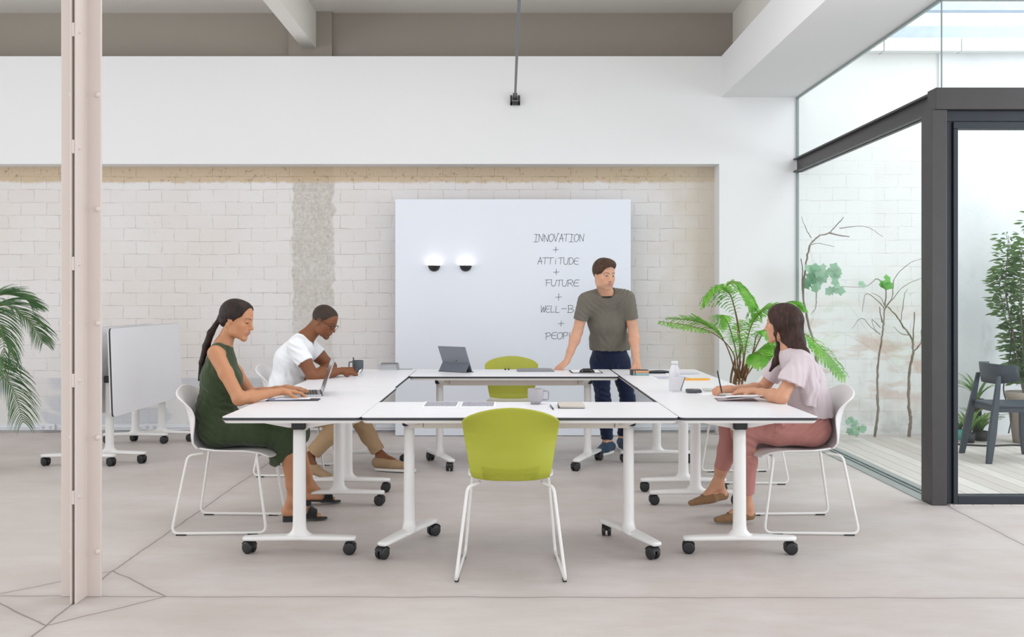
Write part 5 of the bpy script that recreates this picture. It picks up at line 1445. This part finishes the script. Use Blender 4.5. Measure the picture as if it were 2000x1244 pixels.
# ---- man in the white T-shirt
def man_one():
    Dc = 7.30; skin = lin('#81502f')[:3]; skin = (skin[0]*.95, skin[1]*.95, skin[2]*1.05)
    fr = frame((.84,-.30,-.46), (.46,-.1,.86)); sc = 1.0
    hc = W(634,627,Dc)
    nk0 = hc-fr[0]*.035-fr[2]*.05; nk1 = W(596,661,Dc)
    shN, shF = W(578,676,7.12), W(604,678,7.46)
    elN, wrN = W(611,734,7.06), W(668,724,7.24)
    elF, wrF = W(640,722,7.62), W(668,727,7.42)
    elF = W(646,716,7.50); wrF = W(620,728,7.34); 
    pel, wst, cst, ucs = W(556,800,Dc), W(560,755,Dc), W(572,703,Dc), W(588,676,Dc)
    hipN, hipF = pel+v((.03,-.10,-.01)), pel+v((.03,.10,-.01))
    knN, knF = W(680,812,7.22), W(694,808,7.46)
    anN, anF = W(603,893,7.18), W(744,890,7.46)
    heF, toF = W(737,908,7.44), W(800,908,7.36); heF.z = .055; toF.z = .06
    heN, toN = W(585,892,7.2), W(640,915,7.12); heN.z = .10; toN.z = .03
    lo, hi = bounds(hc, elN, pel, toF, heN, m=.16); lo[2] = -.01; hi[2] = hc.z+.16; lo[0] = min(lo[0], pel.x-.17); hi[0] = max(hi[0], -1.0)
    S = SDF(lo, hi, .0036)
    P = head(S, hc, fr, sc, False)
    S.cone(nk0, nk1, .056, .060, .025); S.cone(nk1, ucs, .062, .08, .03)
    l = (0,1,0)
    S.cone(shN+v((0,.05,-.01)), shF-v((0,.05,.01)), .055, .055, .03)
    S.chain([(ucs,.080),(cst,.105),(wst,.100),(pel,.108)], .03, (l,1.42))
    rr = (.060,.054,.044,.049,.038,.026)
    arm(S, shN, elN, wrN, rr); arm(S, shF, elF, wrF, rr)
    hand(S, wrN, (1,.25,-.04), (-.15,-.75,.65), 1, (1.0,1.05,1.1,1.15), .9, 1.03)
    hand(S, wrF, (-.2,-1,-.06), (0,0,1), 1, (.3,.3,.3,.35), .5, 1.0)
    leg(S, hipN, knN, anN); leg(S, hipF, knF, anF); foot(S, anF, heF, toF, .032); foot(S, anN, heN, toN, .032)
    pt = face_paint(P, fr, sc, skin, brow=(.02,.012,.01), lip=(.25,.09,.075), beard=(.07,.04,.03), closed=True)
    body = solid(S, 'person', m_skin, None, 2, None, 1, pt, skin, origin=(pel.x, pel.y, 0))
    tag(body, 'man with cropped hair and glasses in a white T-shirt and khaki trousers, writing', 'person')
    O = Vector((pel.x, pel.y, 0)); kw = dict(parent=body, origin=tuple(O))
    lo, hi = bounds(pel, ucs, shN, shF, elN, m=.19); S = SDF(lo, hi, .0042)
    S.chain([(ucs+v((-.008,0,.0)),.092),(cst,.128),(wst,.126),(pel+v((0,0,.01)),.132)], .05, (l,1.34))
    S.cone(shN+v((0,.06,.0)), shF-v((0,.06,0)), .068, .068, .05)
    S.cone(nk1+v((-.015,0,-.028)), ucs, .070, .08, .04)
    for a, b, t in ((shN, elN, .56), (shF, elF, .42)):
        d = (v(b)-v(a)).normalized(); S.limb([(a,.068),(lerp(a,b,.8),.064)], lerp(a,b,t), d)
    S.ell(nk1+v((.045,0,.02)), (.062,.075,.055), None, .008, True)
    S.cone(nk1+v((.06,0,.01)), ucs+v((.115,0,-.01)), .05, .012, .01, None, True)
    fo = [(shN+v((.02,-.05,-.04)), .1, (.4,0,.9), .04, .005), (wst+v((.05,-.1,0)), .14, (.8,0,.6), .06, .006), (cst+v((.05,-.1,-.03)), .1, (.9,0,.2), .05, .004)]
    solid(S, 'shirt', fabric('white_cotton', '#eef0f4', 20, .6, .02), fold=fo, **kw)
    lo, hi = bounds(pel, knN, anN, knF, anF, m=.16); S = SDF(lo, hi, .0045)
    S.cone(pel+v((-.01,0,.02)), pel+v((-.01,0,-.03)), .122, .115, .04, (l,1.4))
    for hp, kn, an, w0 in ((hipN, knN, anN, .060), (hipF, knF, anF, .056)):
        S.chain([(hp,.108),(lerp(hp,kn,.5),.090),(kn,.070)], .04); S.chain([(kn,.070),(lerp(kn,an,.5),.062),(lerp(kn,an,.86),w0)], .03)
        d = (v(an)-v(kn)).normalized(); o_ = d.orthogonal().normalized(); S.ell(lerp(kn,an,.87)+d*.062, (.06,.1,.1), (d,o_,d.cross(o_)), .004, True)
    fo = [(lerp(knF,anF,.5), .16, (.3,.2,.9), .07, .004), (knN, .13, (.5,.1,-.8), .06, .005)]
    solid(S, 'trousers', fabric('khaki_cotton', '#b39674', 20, .4), fold=fo, **kw)
    for he, to, an in ((heF, toF, anF), (heN, toN, anN)):
        d = (to-he).normalized(); sd = d.cross(UP).normalized(); he2 = he+v((0,0,-.01)); to2 = to+d*.035
        S = SDF(*bounds(he, to, m=.09), .0028)
        S.cone(he2+v((0,0,.020)), lerp(he2,to2,.5)+v((0,0,.008)), .044, .038, .02, (sd,1.0)); S.cone(lerp(he2,to2,.45), to2-d*.03+v((0,0,-.010)), .038, .026, .02, (sd,1.3))
        S.ell(an+v((0,0,.035)), (.042,.036,.048), (d,sd,d.cross(sd)), .005, True)
        upv = d.cross(sd); upv = upv if upv.z > 0 else -upv
        S.cut(he2-upv*.022, -upv)
        sh = solid(S, 'shoe', fabric('tan_canvas', '#a58a6c', 60, .3), **kw)
        ring = []
        for k in range(28):
            q = 2*PI*k/28; L = (to2-he2).length; x = L*.5-.002+(L*.5+.020)*math.cos(q); y = (.040+.006*math.cos(q))*math.copysign(abs(math.sin(q))**.7, math.sin(q)); ring.append((x, y))
        MB().loft([[he2-O+d*x+sd*y-upv*z for x, y in ring] for z in (.020,.038)], False).build('sole', M('white_rubber','#e4e2de',.6), sh)
    # close cropped hair
    S = SDF(*bounds(hc, m=.15), .0028)
    S.ell(P(-.019,0,.031), (.0955,.0768,.0878), fr, .01); S.ell(P(.030,0,.037), (.0590,.0610,.0670), fr, .03)
    S.cut(P(.060,0,.06), fr[0]*.75-fr[2]*.45)
    S.ell(P(.085,0,-.030), (.092,.12,.080), fr, .005, True); S.ell(P(-.010,0,-.065), (.055,.12,.060), fr, .005, True)
    S.ell(P(-.09,0,-.075), (.06,.12,.045), fr, .005, True)
    solid(S, 'hair', hair_mat('cropped_black_hair', '#30241d', '#43342a'), **kw)
    gl = MB()
    for s_ in (-1,1):
        c = P(.102, s_*.031, -.004)-O
        gl.tube([c+fr[1]*math.cos(q)*.023+fr[2]*math.sin(q)*.018-fr[0]*.004*abs(math.cos(q)) for q in [2*PI*k/20 for k in range(20)]], .0018, 6, closed=True)
        gl.tube([P(.100,s_*.054,.002)-O, P(.05,s_*.072,.004)-O, P(-.015,s_*.080,.002)-O, P(-.03,s_*.080,-.012)-O], .0018, 6)
    gl.tube([P(.104,-.009,.002)-O, P(.106,0,.004)-O, P(.104,.009,.002)-O], .0018, 6)
    gl.build('spectacles', m_black, body)
    tip = W(694,727,7.26); e = W(690,698,7.26)
    pen = MB().tube([(0,0,0), (e-tip)*.08, (e-tip)], [.0012,.0045,.0045], 10).build('pencil', m_black); pen.location = tip
    tag(pen, 'black pen upright in the fist of the man in the white T-shirt', 'pen')
man_one()

# ---- standing man leaning on the tables
def man_two():
    skin = lin('#cf9f84')[:3]
    fr = frame((.42,-.88,-.16), (.05,-.10,1)); sc = 1.04
    hc = W(1180,536,7.86)
    nk0 = hc-fr[0]*.03-fr[2]*.06; nk1 = W(1184,573,8.02)
    ucs, cst, wst, pel = W(1184,592,8.08), W(1186,625,8.14), W(1190,668,8.26), W(1191,708,8.36)
    shR, shL = W(1143,587,8.03), W(1226,583,8.05)            # his right is on the photo's left
    elR, wrR = W(1128,648,8.06), W(1108,703,7.99)
    elL, wrL = W(1237,648,8.08), W(1243,704,7.98)
    hipR, hipL = W(1171,708,8.38), W(1212,708,8.38)
    knR, knL = W(1178,782,8.26), W(1226,780,8.38)
    anR, anL = W(1186,856,8.32), W(1217,850,8.55)
    heR, toR = W(1194,870,8.34), W(1168,880,8.16); heR.z = .05; toR.z = .035
    heL, toL = W(1213,862,8.6), W(1224,868,8.36); heL.z = .05; toL.z = .035
    anR.z = .11; anL.z = .11
    lo, hi = bounds(hc, wrR, wrL, pel, toR, toL, heL, m=.15); lo[2] = -.01; hi[2] = hc.z+.17; lo[1] = min(lo[1], 7.72)
    S = SDF(lo, hi, .0031)
    P = head(S, hc, fr, sc, False)
    S.cone(nk0, nk1, .055, .058, .025); S.cone(nk1, ucs, .06, .075, .03)
    l = (1,.0,0)
    S.cone(shR+v((.05,0,-.01)), shL-v((.05,0,.01)), .055, .055, .03)
    S.chain([(ucs,.085),(cst,.108),(wst,.092),(pel+v((0,0,.02)),.082)], .03, (l,1.25))
    rr = (.058,.050,.042,.045,.036,.027)
    arm(S, shR, elR, wrR, rr); arm(S, shL, elL, wrL, rr)
    hand(S, wrR+v((-.004,0,-.012)), (-.55,-.65,-.42), (-.15,-.3,1), 1, (.75,.8,.85,.9), .5, 1.02)
    hand(S, wrL+v((0,0,-.012)), (-.12,-.85,-.42), (.0,-.3,1), -1, (.30,.32,.34,.36), .3, 1.02, .14, v((-.85,-.45,-.3)))
    LR = (.068,.058,.050,.052,.034,.030); leg(S, hipR, knR, anR, LR); leg(S, hipL, knL, anL, LR); foot(S, anR, heR, toR, .030); foot(S, anL, heL, toL, .030)
    pt = face_paint(P, fr, sc, skin, brow=(.07,.04,.025), lip=(.48,.20,.17), beard=(.20,.12,.085), iris=(.03,.02,.014), gaze=(.001,-.0004))
    org = (pel.x, pel.y, 0)
    body = solid(S, 'person', m_skin, None, 2, None, 1, pt, skin, origin=org)
    tag(body, 'standing man in an olive T-shirt and navy trousers leaning on the tables', 'person')
    kw = dict(parent=body, origin=org)
    # T-shirt
    lo, hi = bounds(pel, ucs, shR, shL, elR, elL, m=.16); S = SDF(lo, hi, .0042)
    hem = W(1190,682,8.3)
    S.chain([(ucs+v((0,0,-.01)),.098),(cst,.124),(wst+v((0,-.02,-.0)),.126),(hem+v((0,-.025,-.04)),.136)], .05, (l,1.27))
    S.cone(shR+v((.05,0,.010)), shL-v((.05,0,-.010)), .064, .064, .05)
    S.cone(nk1+v((0,.02,-.035)), ucs, .078, .09, .04, (l,1.3))
    for sh_, sx in ((shR,1), (shL,-1)):
        S.cone(nk1+v((-.02*sx,.03,.000)), v(sh_)+v((.01*sx,0,.004)), .042, .056, .05)
        S.cone(v(sh_)+v((.045*sx,-.005,-.05)), cst+v((-.06*sx,-.01,.03)), .062, .07, .04)
    for a, b in ((shR, elR), (shL, elL)):
        d = (v(b)-v(a)).normalized(); S.limb([(a,.064),(lerp(a,b,.85),.060)], lerp(a,b,.62), d, .03, .02)
    S.cut(hem+v((0,-.02,0)), (0,.06,-1))
    S.ell(nk1+v((.0,-.045,.022)), (.066,.085,.060), None, .006, True)
    fo = [(shR+v((.03,-.05,-.07)), .10, (.7,0,.7), .04, .005), (shL+v((-.03,-.05,-.07)), .10, (-.7,0,.7), .04, .005), (hem+v((-.12,-.1,.06)), .16, (.9,0,.3), .06, .006),
          (hem+v((.12,-.1,.08)), .16, (.9,0,-.5), .055, .006), (cst+v((0,-.1,-.05)), .16, (1,0,.1), .09, .003), (shL+v((-.04,0,.05)), .08, (.9,0,.3), .022, .003)]
    solid(S, 'shirt', fabric('olive_cotton', '#6f6a60', 20, .6), fold=fo, **kw)
    S = SDF(*bounds(nk1, m=.12), .003); S.ell(nk1+v((0,-.006,-.030)), (.068,.068,.017), None, .01)
    S.ell(nk1+v((0,-.045,.03)), (.060,.078,.052), None, .006, True)
    solid(S, 'undershirt', m_black, **kw)
    # trousers
    lo, hi = bounds(pel, wst, hipR, hipL, knR, anR, anL, knL, m=.14); lo[2] = .06; hi[2] = .925; S = SDF(lo, hi, .0045)
    S.chain([(lerp(pel,wst,.75),.110),(pel+v((0,0,.04)),.112),(pel+v((0,0,.015)),.108)], .04, (l,1.32))
    for hp, kn, an in ((hipR, knR, anR), (hipL, knL, anL)):
        S.chain([(hp,.088),(lerp(hp,kn,.5),.074),(kn,.064)], .025); S.chain([(kn,.064),(lerp(kn,an,.5),.060),(an+v((0,0,.02)),.052)], .03)
    S.cut((0,0,.115), (0,0,-1))
    fo = [(knR, .12, (.3,0,1), .05, .005), (knL, .12, (-.3,0,1), .05, .005), (pel+v((-.05,-.1,-.08)), .12, (.8,0,.6), .05, .004), (anR+v((0,0,.08)), .10, (.2,0,1), .04, .005), (anL+v((0,0,.08)), .10, (-.2,0,1), .04, .005)]
    solid(S, 'trousers', fabric('navy_cotton', '#1f2945', 22, .5, .12), fold=fo, **kw)
    O = Vector(org)
    for he, to, an in ((heR, toR, anR), (heL, toL, anL)):
        d = (to-he); d.z = 0; d.normalize(); sd = d.cross(UP).normalized(); S = SDF(*bounds(he, to, m=.09), .0028)
        S.cone(he+v((0,0,.0)), lerp(he,to,.55), .040, .037, .02); S.cone(an+v((0,0,-.02)), lerp(he,to,.6), .042, .034, .03); S.cone(lerp(he,to,.5), to+d*.0, .038, .028, .02, (sd,1.3))
        S.cut((0,0,.016), (0,0,-1)); S.cut((0,0,.105), (0,0,1))
        sh = solid(S, 'shoe', fabric('blue_knit', '#33475c', 60, .3), **kw)
        h2 = Vector((he.x, he.y, 0))-O; L = Vector((to.x-he.x, to.y-he.y, 0)).length+.045
        ring = [(-.030+L*.5+(L*.5+.012)*math.cos(q)+.014, (.040+.004*math.cos(q))*math.copysign(abs(math.sin(q))**.7, math.sin(q))) for q in [2*PI*k/28 for k in range(28)]]
        MB().loft([[h2+d*x+sd*y+Vector((0,0,z)) for x, y in ring] for z in (.0,.018)], False).build('sole', M('white_rubber','#e4e2de',.6), sh)
        lc = MB()
        for q in (.35,.43,.51): 
            c = lerp(he, to, q)-O; lc.tube([c-sd*.018+Vector((0,0,.048-.03*(q-.35))), c+Vector((0,0,.056-.05*(q-.35))), c+sd*.018+Vector((0,0,.048-.03*(q-.35)))], .0022, 6)
        lc.build('laces', M('pale_laces','#8fa0b0',.8), sh)
    # hair: side parted, swept across
    S = SDF(*bounds(hc, m=.17), .0028); f, lf, u = fr
    S.ell(P(-.020,0,.036), (.101*sc,.083*sc,.094*sc), fr, .01)
    S.ell(P(.035,.010,.085), (.062*sc,.060*sc,.040*sc), fr, .03); S.ell(P(.060,-.020,.078), (.038*sc,.048*sc,.030*sc), fr, .02)
    S.ell(P(.040,-.058,.055), (.035*sc,.022*sc,.040*sc), fr, .02)
    S.ell(P(.098,.004,-.020), (.078*sc,.078*sc,.094*sc), fr, .008, True)
    S.ell(P(.055,0,-.050), (.062*sc,.10*sc,.064*sc), fr, .008, True)
    S.ell(P(-.004,0,-.050), (.030*sc,.12*sc,.066*sc), fr, .006, True)
    S.ell(P(-.07,0,-.105), (.09,.12,.050), fr, .006, True)
    solid(S, 'hair', hair_mat('short_brown_hair', '#2e1f17', '#5a3f2d', (1,1,1), (0,.6,.4)), fold=[(P(.03,0,.07), .12, f*.9+u*.5, .016, .0010), (P(-.02,.0,.04), .14, (.3,.2,.9), .014, .0006)], **kw)
man_two()

# ---- woman with long hair
def woman_two():
    Dc = 5.73; skin = lin('#c99678')[:3]
    fr = frame((-.80,.60,-.02), (.08,-.05,1)); sc = .98
    hc = W(1529,632,5.75)
    nk0 = hc-fr[0]*.02-fr[2]*.06; nk1 = W(1543,682,Dc)
    shN, shF = W(1566,703,5.56), W(1530,700,5.92)
    elN, wrN = W(1526,776,5.44), W(1472,764,5.67)
    elF, wrF = W(1490,760,6.03), W(1428,760,5.90)
    pel, wst, cst, ucs = W(1583,834,Dc), W(1582,795,Dc), W(1570,740,Dc), W(1556,705,Dc)
    hipN, hipF = pel+v((-.03,-.09,-.01)), pel+v((-.03,.09,-.01))
    knN, knF = W(1452,842,5.66), W(1428,836,5.86)
    anN, anF = W(1459,980,5.72), W(1402,944,5.92); anN.z = .10
    heN, toN = W(1464,1003,5.72), W(1402,1008,5.70); heN.z = .05; toN.z = .03
    heF, toF = W(1412,970,5.93), W(1352,982,5.86); heF.z = .125; toF.z = .095
    lo, hi = bounds(hc, elN, wrF, knF, toN, toF, pel, elF, wrN, m=.15); lo[2] = -.01; hi[2] = hc.z+.15; lo[0] -= .04
    S = SDF(lo, hi, .0033)
    P = head(S, hc, fr, sc, True)
    S.cone(nk0, nk1, .044, .047, .025); S.cone(nk1, ucs, .05, .068, .03)
    l = (0,1,0)
    S.cone(shN+v((0,.04,-.01)), shF-v((0,.04,.01)), .045, .045, .03)
    S.chain([(ucs,.064),(cst,.090),(wst,.086),(pel,.105)], .03, (l,1.42))
    rr = (.046,.041,.037,.038,.029,.022)
    arm(S, shN, elN, wrN, rr); arm(S, shF, elF, wrF, rr)
    hand(S, wrN, (-.9,.45,-.02), (0,-.4,.9), -1, (.35,.4,.45,.5), .5, .93)
    hand(S, wrF, (-1,-.12,-.05), (.1,-.45,.85), 1, (1.0,1.05,1.1,1.15), .9, .95)
    leg(S, hipN, knN, anN, (.085,.07,.054,.053,.036,.031), (.016,0,0)); leg(S, hipF, knF, anF, (.085,.07,.054,.053,.036,.031), (.016,0,0))
    foot(S, anN, heN, toN, .030); foot(S, anF, heF, toF, .030)
    pt = face_paint(P, fr, sc, skin, brow=(.05,.03,.02), lip=(.5,.2,.18), fem=True)
    org = (pel.x, pel.y, 0); O = Vector(org)
    body = solid(S, 'person', m_skin, None, 2, None, 1, pt, skin, origin=org)
    tag(body, 'woman with long brown hair in a pale lilac blouse and pink trousers, writing', 'person')
    kw = dict(parent=body, origin=org)
    # blouse with loose cape sleeves
    lo, hi = bounds(pel, ucs, shN, shF, elN, elF, m=.17); S = SDF(lo, hi, .0042)
    S.chain([(ucs+v((.006,0,.0)),.078),(cst,.108),(wst,.112),(wst+v((.005,0,-.06)),.122)], .05, (l,1.34))
    S.cone(shN+v((0,.04,.0)), shF-v((0,.04,0)), .060, .060, .05); S.cone(nk1+v((.01,0,-.022)), ucs, .062, .075, .04, (l,1.3))
    S.cut(W(1590,812,Dc), (0,0,-1))
    o = S.like(); o.chain([(shN,.054),(lerp(shN,elN,.5)+v((.0,-.01,0)),.066),(lerp(shN,elN,.9)+v((.01,-.015,0)),.078)], .04)
    o.cut(W(1538,746,5.46), (-.42,-.1,-.9)); S.merge(o, .02)
    o = S.like(); o.chain([(shN+v((.012,-.005,-.01)),.050),(shN+v((.035,-.02,-.16)),.046),(shN+v((.040,-.022,-.30)),.034)], .03, ((1,0,.1),1.1))
    o.cut(W(1566,790,5.5), (-.25,0,-1)); S.merge(o, .015)
    d = (v(elF)-v(shF)).normalized(); S.limb([(shF,.056),(lerp(shF,elF,.9),.066)], lerp(shF,elF,.62), d)
    S.ell(nk1+v((-.02,0,.050)), (.078,.085,.055), None, .006, True)
    fo = [(shN+v((.02,-.04,-.12)), .13, (1,0,-.15), .045, .007), (cst+v((.05,-.1,-.1)), .14, (1,0,.1), .06, .005), (wst+v((.05,-.1,.0)), .10, (1,0,.3), .04, .004)]
    solid(S, 'blouse', fabric('lilac_crepe', '#d0c3c7', 18, .5, .03), fold=fo, seed=3, **kw)
    # trousers
    lo, hi = bounds(pel, knN, anN, knF, anF, m=.16); lo[2] = .12; S = SDF(lo, hi, .0042)
    S.cone(wst+v((.0,0,-.05)), pel+v((0,0,.0)), .100, .116, .03, (l,1.36))
    for hp, kn, an, tc in ((hipN, knN, anN, .80), (hipF, knF, anF, .70)):
        S.chain([(hp+v((0,0,.006)),.096),(lerp(hp,kn,.5)+v((0,0,.008)),.088),(kn,.070)], .04); e = lerp(kn, an, tc+.05)
        S.chain([(kn,.066),(lerp(kn,an,.4)+v((.012,0,0)),.058),(e,.046)], .03)
        d = (v(an)-v(kn)).normalized(); o_ = d.orthogonal().normalized(); S.ell(lerp(kn,an,tc)+d*.062, (.06,.08,.08), (d,o_,d.cross(o_)), .004, True)
    fo = [(pel+v((-.06,-.12,.06)), .12, (.7,0,-.7), .038, .006), (lerp(hipN,knN,.6), .14, (.3,0,1), .06, .004), (knN+v((0,0,-.08)), .10, (.5,0,1), .045, .004)]
    tr = solid(S, 'trousers', fabric('dusty_pink_cotton', '#b87f78', 20, .45), fold=fo, seed=5, **kw)
    m_pk = fabric('dusty_pink_cotton', '#a97069')
    bw = W(1545,819,5.53)-O
    for (dx, dz, L) in ((-.055,-.035,.06),(.0,.02,.04)):
        e = bw+Vector((dx,-.01,dz)); sdv = Vector((dz,0,-dx)).normalized()*.014
        o = MB().add([bw-sdv*.5, bw+sdv*.5, e+sdv, e-sdv, bw-sdv*.5+Vector((0,.006,0)), bw+sdv*.5+Vector((0,.006,0)), e+sdv+Vector((0,.006,0)), e-sdv+Vector((0,.006,0))],
             [(0,1,2,3),(7,6,5,4),(0,4,5,1),(1,5,6,2),(2,6,7,3),(3,7,4,0)]).build('waist_bow', m_pk, tr); bevel(o, .003)
    for he, to, an in ((heN, toN, anN), (heF, toF, anF)):
        d = (to-he).normalized(); sd = d.cross(UP).normalized(); upv = sd.cross(d); upv = upv if upv.z > 0 else -upv
        S = SDF(*bounds(he, to, m=.09), .0026)
        S.cone(he-d*.0, lerp(he,to,.5), .0345, .032, .02, (sd,1.05)); S.cone(lerp(he,to,.4), to+d*.008-upv*.004, .034, .017, .02, (sd,1.5))
        S.ell(lerp(he,to,.33)+upv*.036, (.060,.031,.030), (d,sd,upv), .005, True)
        S.cut(he-upv*.026, -upv)
        sh = solid(S, 'shoe', fabric('tan_suede', '#8b6b4c', 60, .3), **kw)
        c = lerp(he,to,.66)+upv*.024-O
        MB().tube([c-sd*.016, c+upv*.006, c+sd*.016], .005, 8).build('shoe_bow', fabric('tan_suede', '#8b6b4c'), sh)
    # long hair
    S = SDF(*bounds(hc, W(1580,705,Dc), W(1505,715,5.8), m=.16), .003); f, lf, u = fr
    S.ell(P(-.018,0,.030), (.104*sc,.086*sc,.096*sc), fr, .01)
    S.ell(P(.02,0,.045), (.072*sc,.074*sc,.070*sc), fr, .03)
    S.chain([(P(-.035,.0,-.005),.086),(W(1546,655,5.72),.066),(W(1556,672,5.68),.046),(W(1570,688,5.61),.024),(W(1581,703,5.57),.016),(W(1586,717,5.56),.007)], .035)
    S.chain([(P(.012,.068,.015),.020),(W(1513,652,5.69),.008),(W(1517,670,5.70),.004)], .02)
    S.chain([(W(1530,660,5.83),.036),(W(1521,688,5.82),.021),(W(1516,706,5.80),.018),(W(1504,724,5.78),.008)], .03)
    S.ell(P(.110,.0,-.018), (.080*sc,.082*sc,.105*sc), fr, .008, True)
    S.ell(P(.045,.05,-.060), (.038,.052,.060), fr, .008, True)
    solid(S, 'hair', hair_mat('long_brown_hair', '#1f1412', '#4a3027', (1.3,1.3,.16), (0,-.25,0)), fold=[(hc+v((.02,-.05,-.05)), .2, (1,.3,.3), .012, .0007)], **kw)
    tip = W(1410,768,5.84); e = W(1401,724,5.80); tip.z = max(tip.z, ZT+.002)
    pen = MB().tube([(0,0,0), (e-tip)*.07, (e-tip)*.95, (e-tip)], [.0012,.004,.004,.003], 8).build('pencil', m_black); pen.location = tip
    tag(pen, 'long black pencil held by the long haired woman on the right', 'pencil')
woman_two()
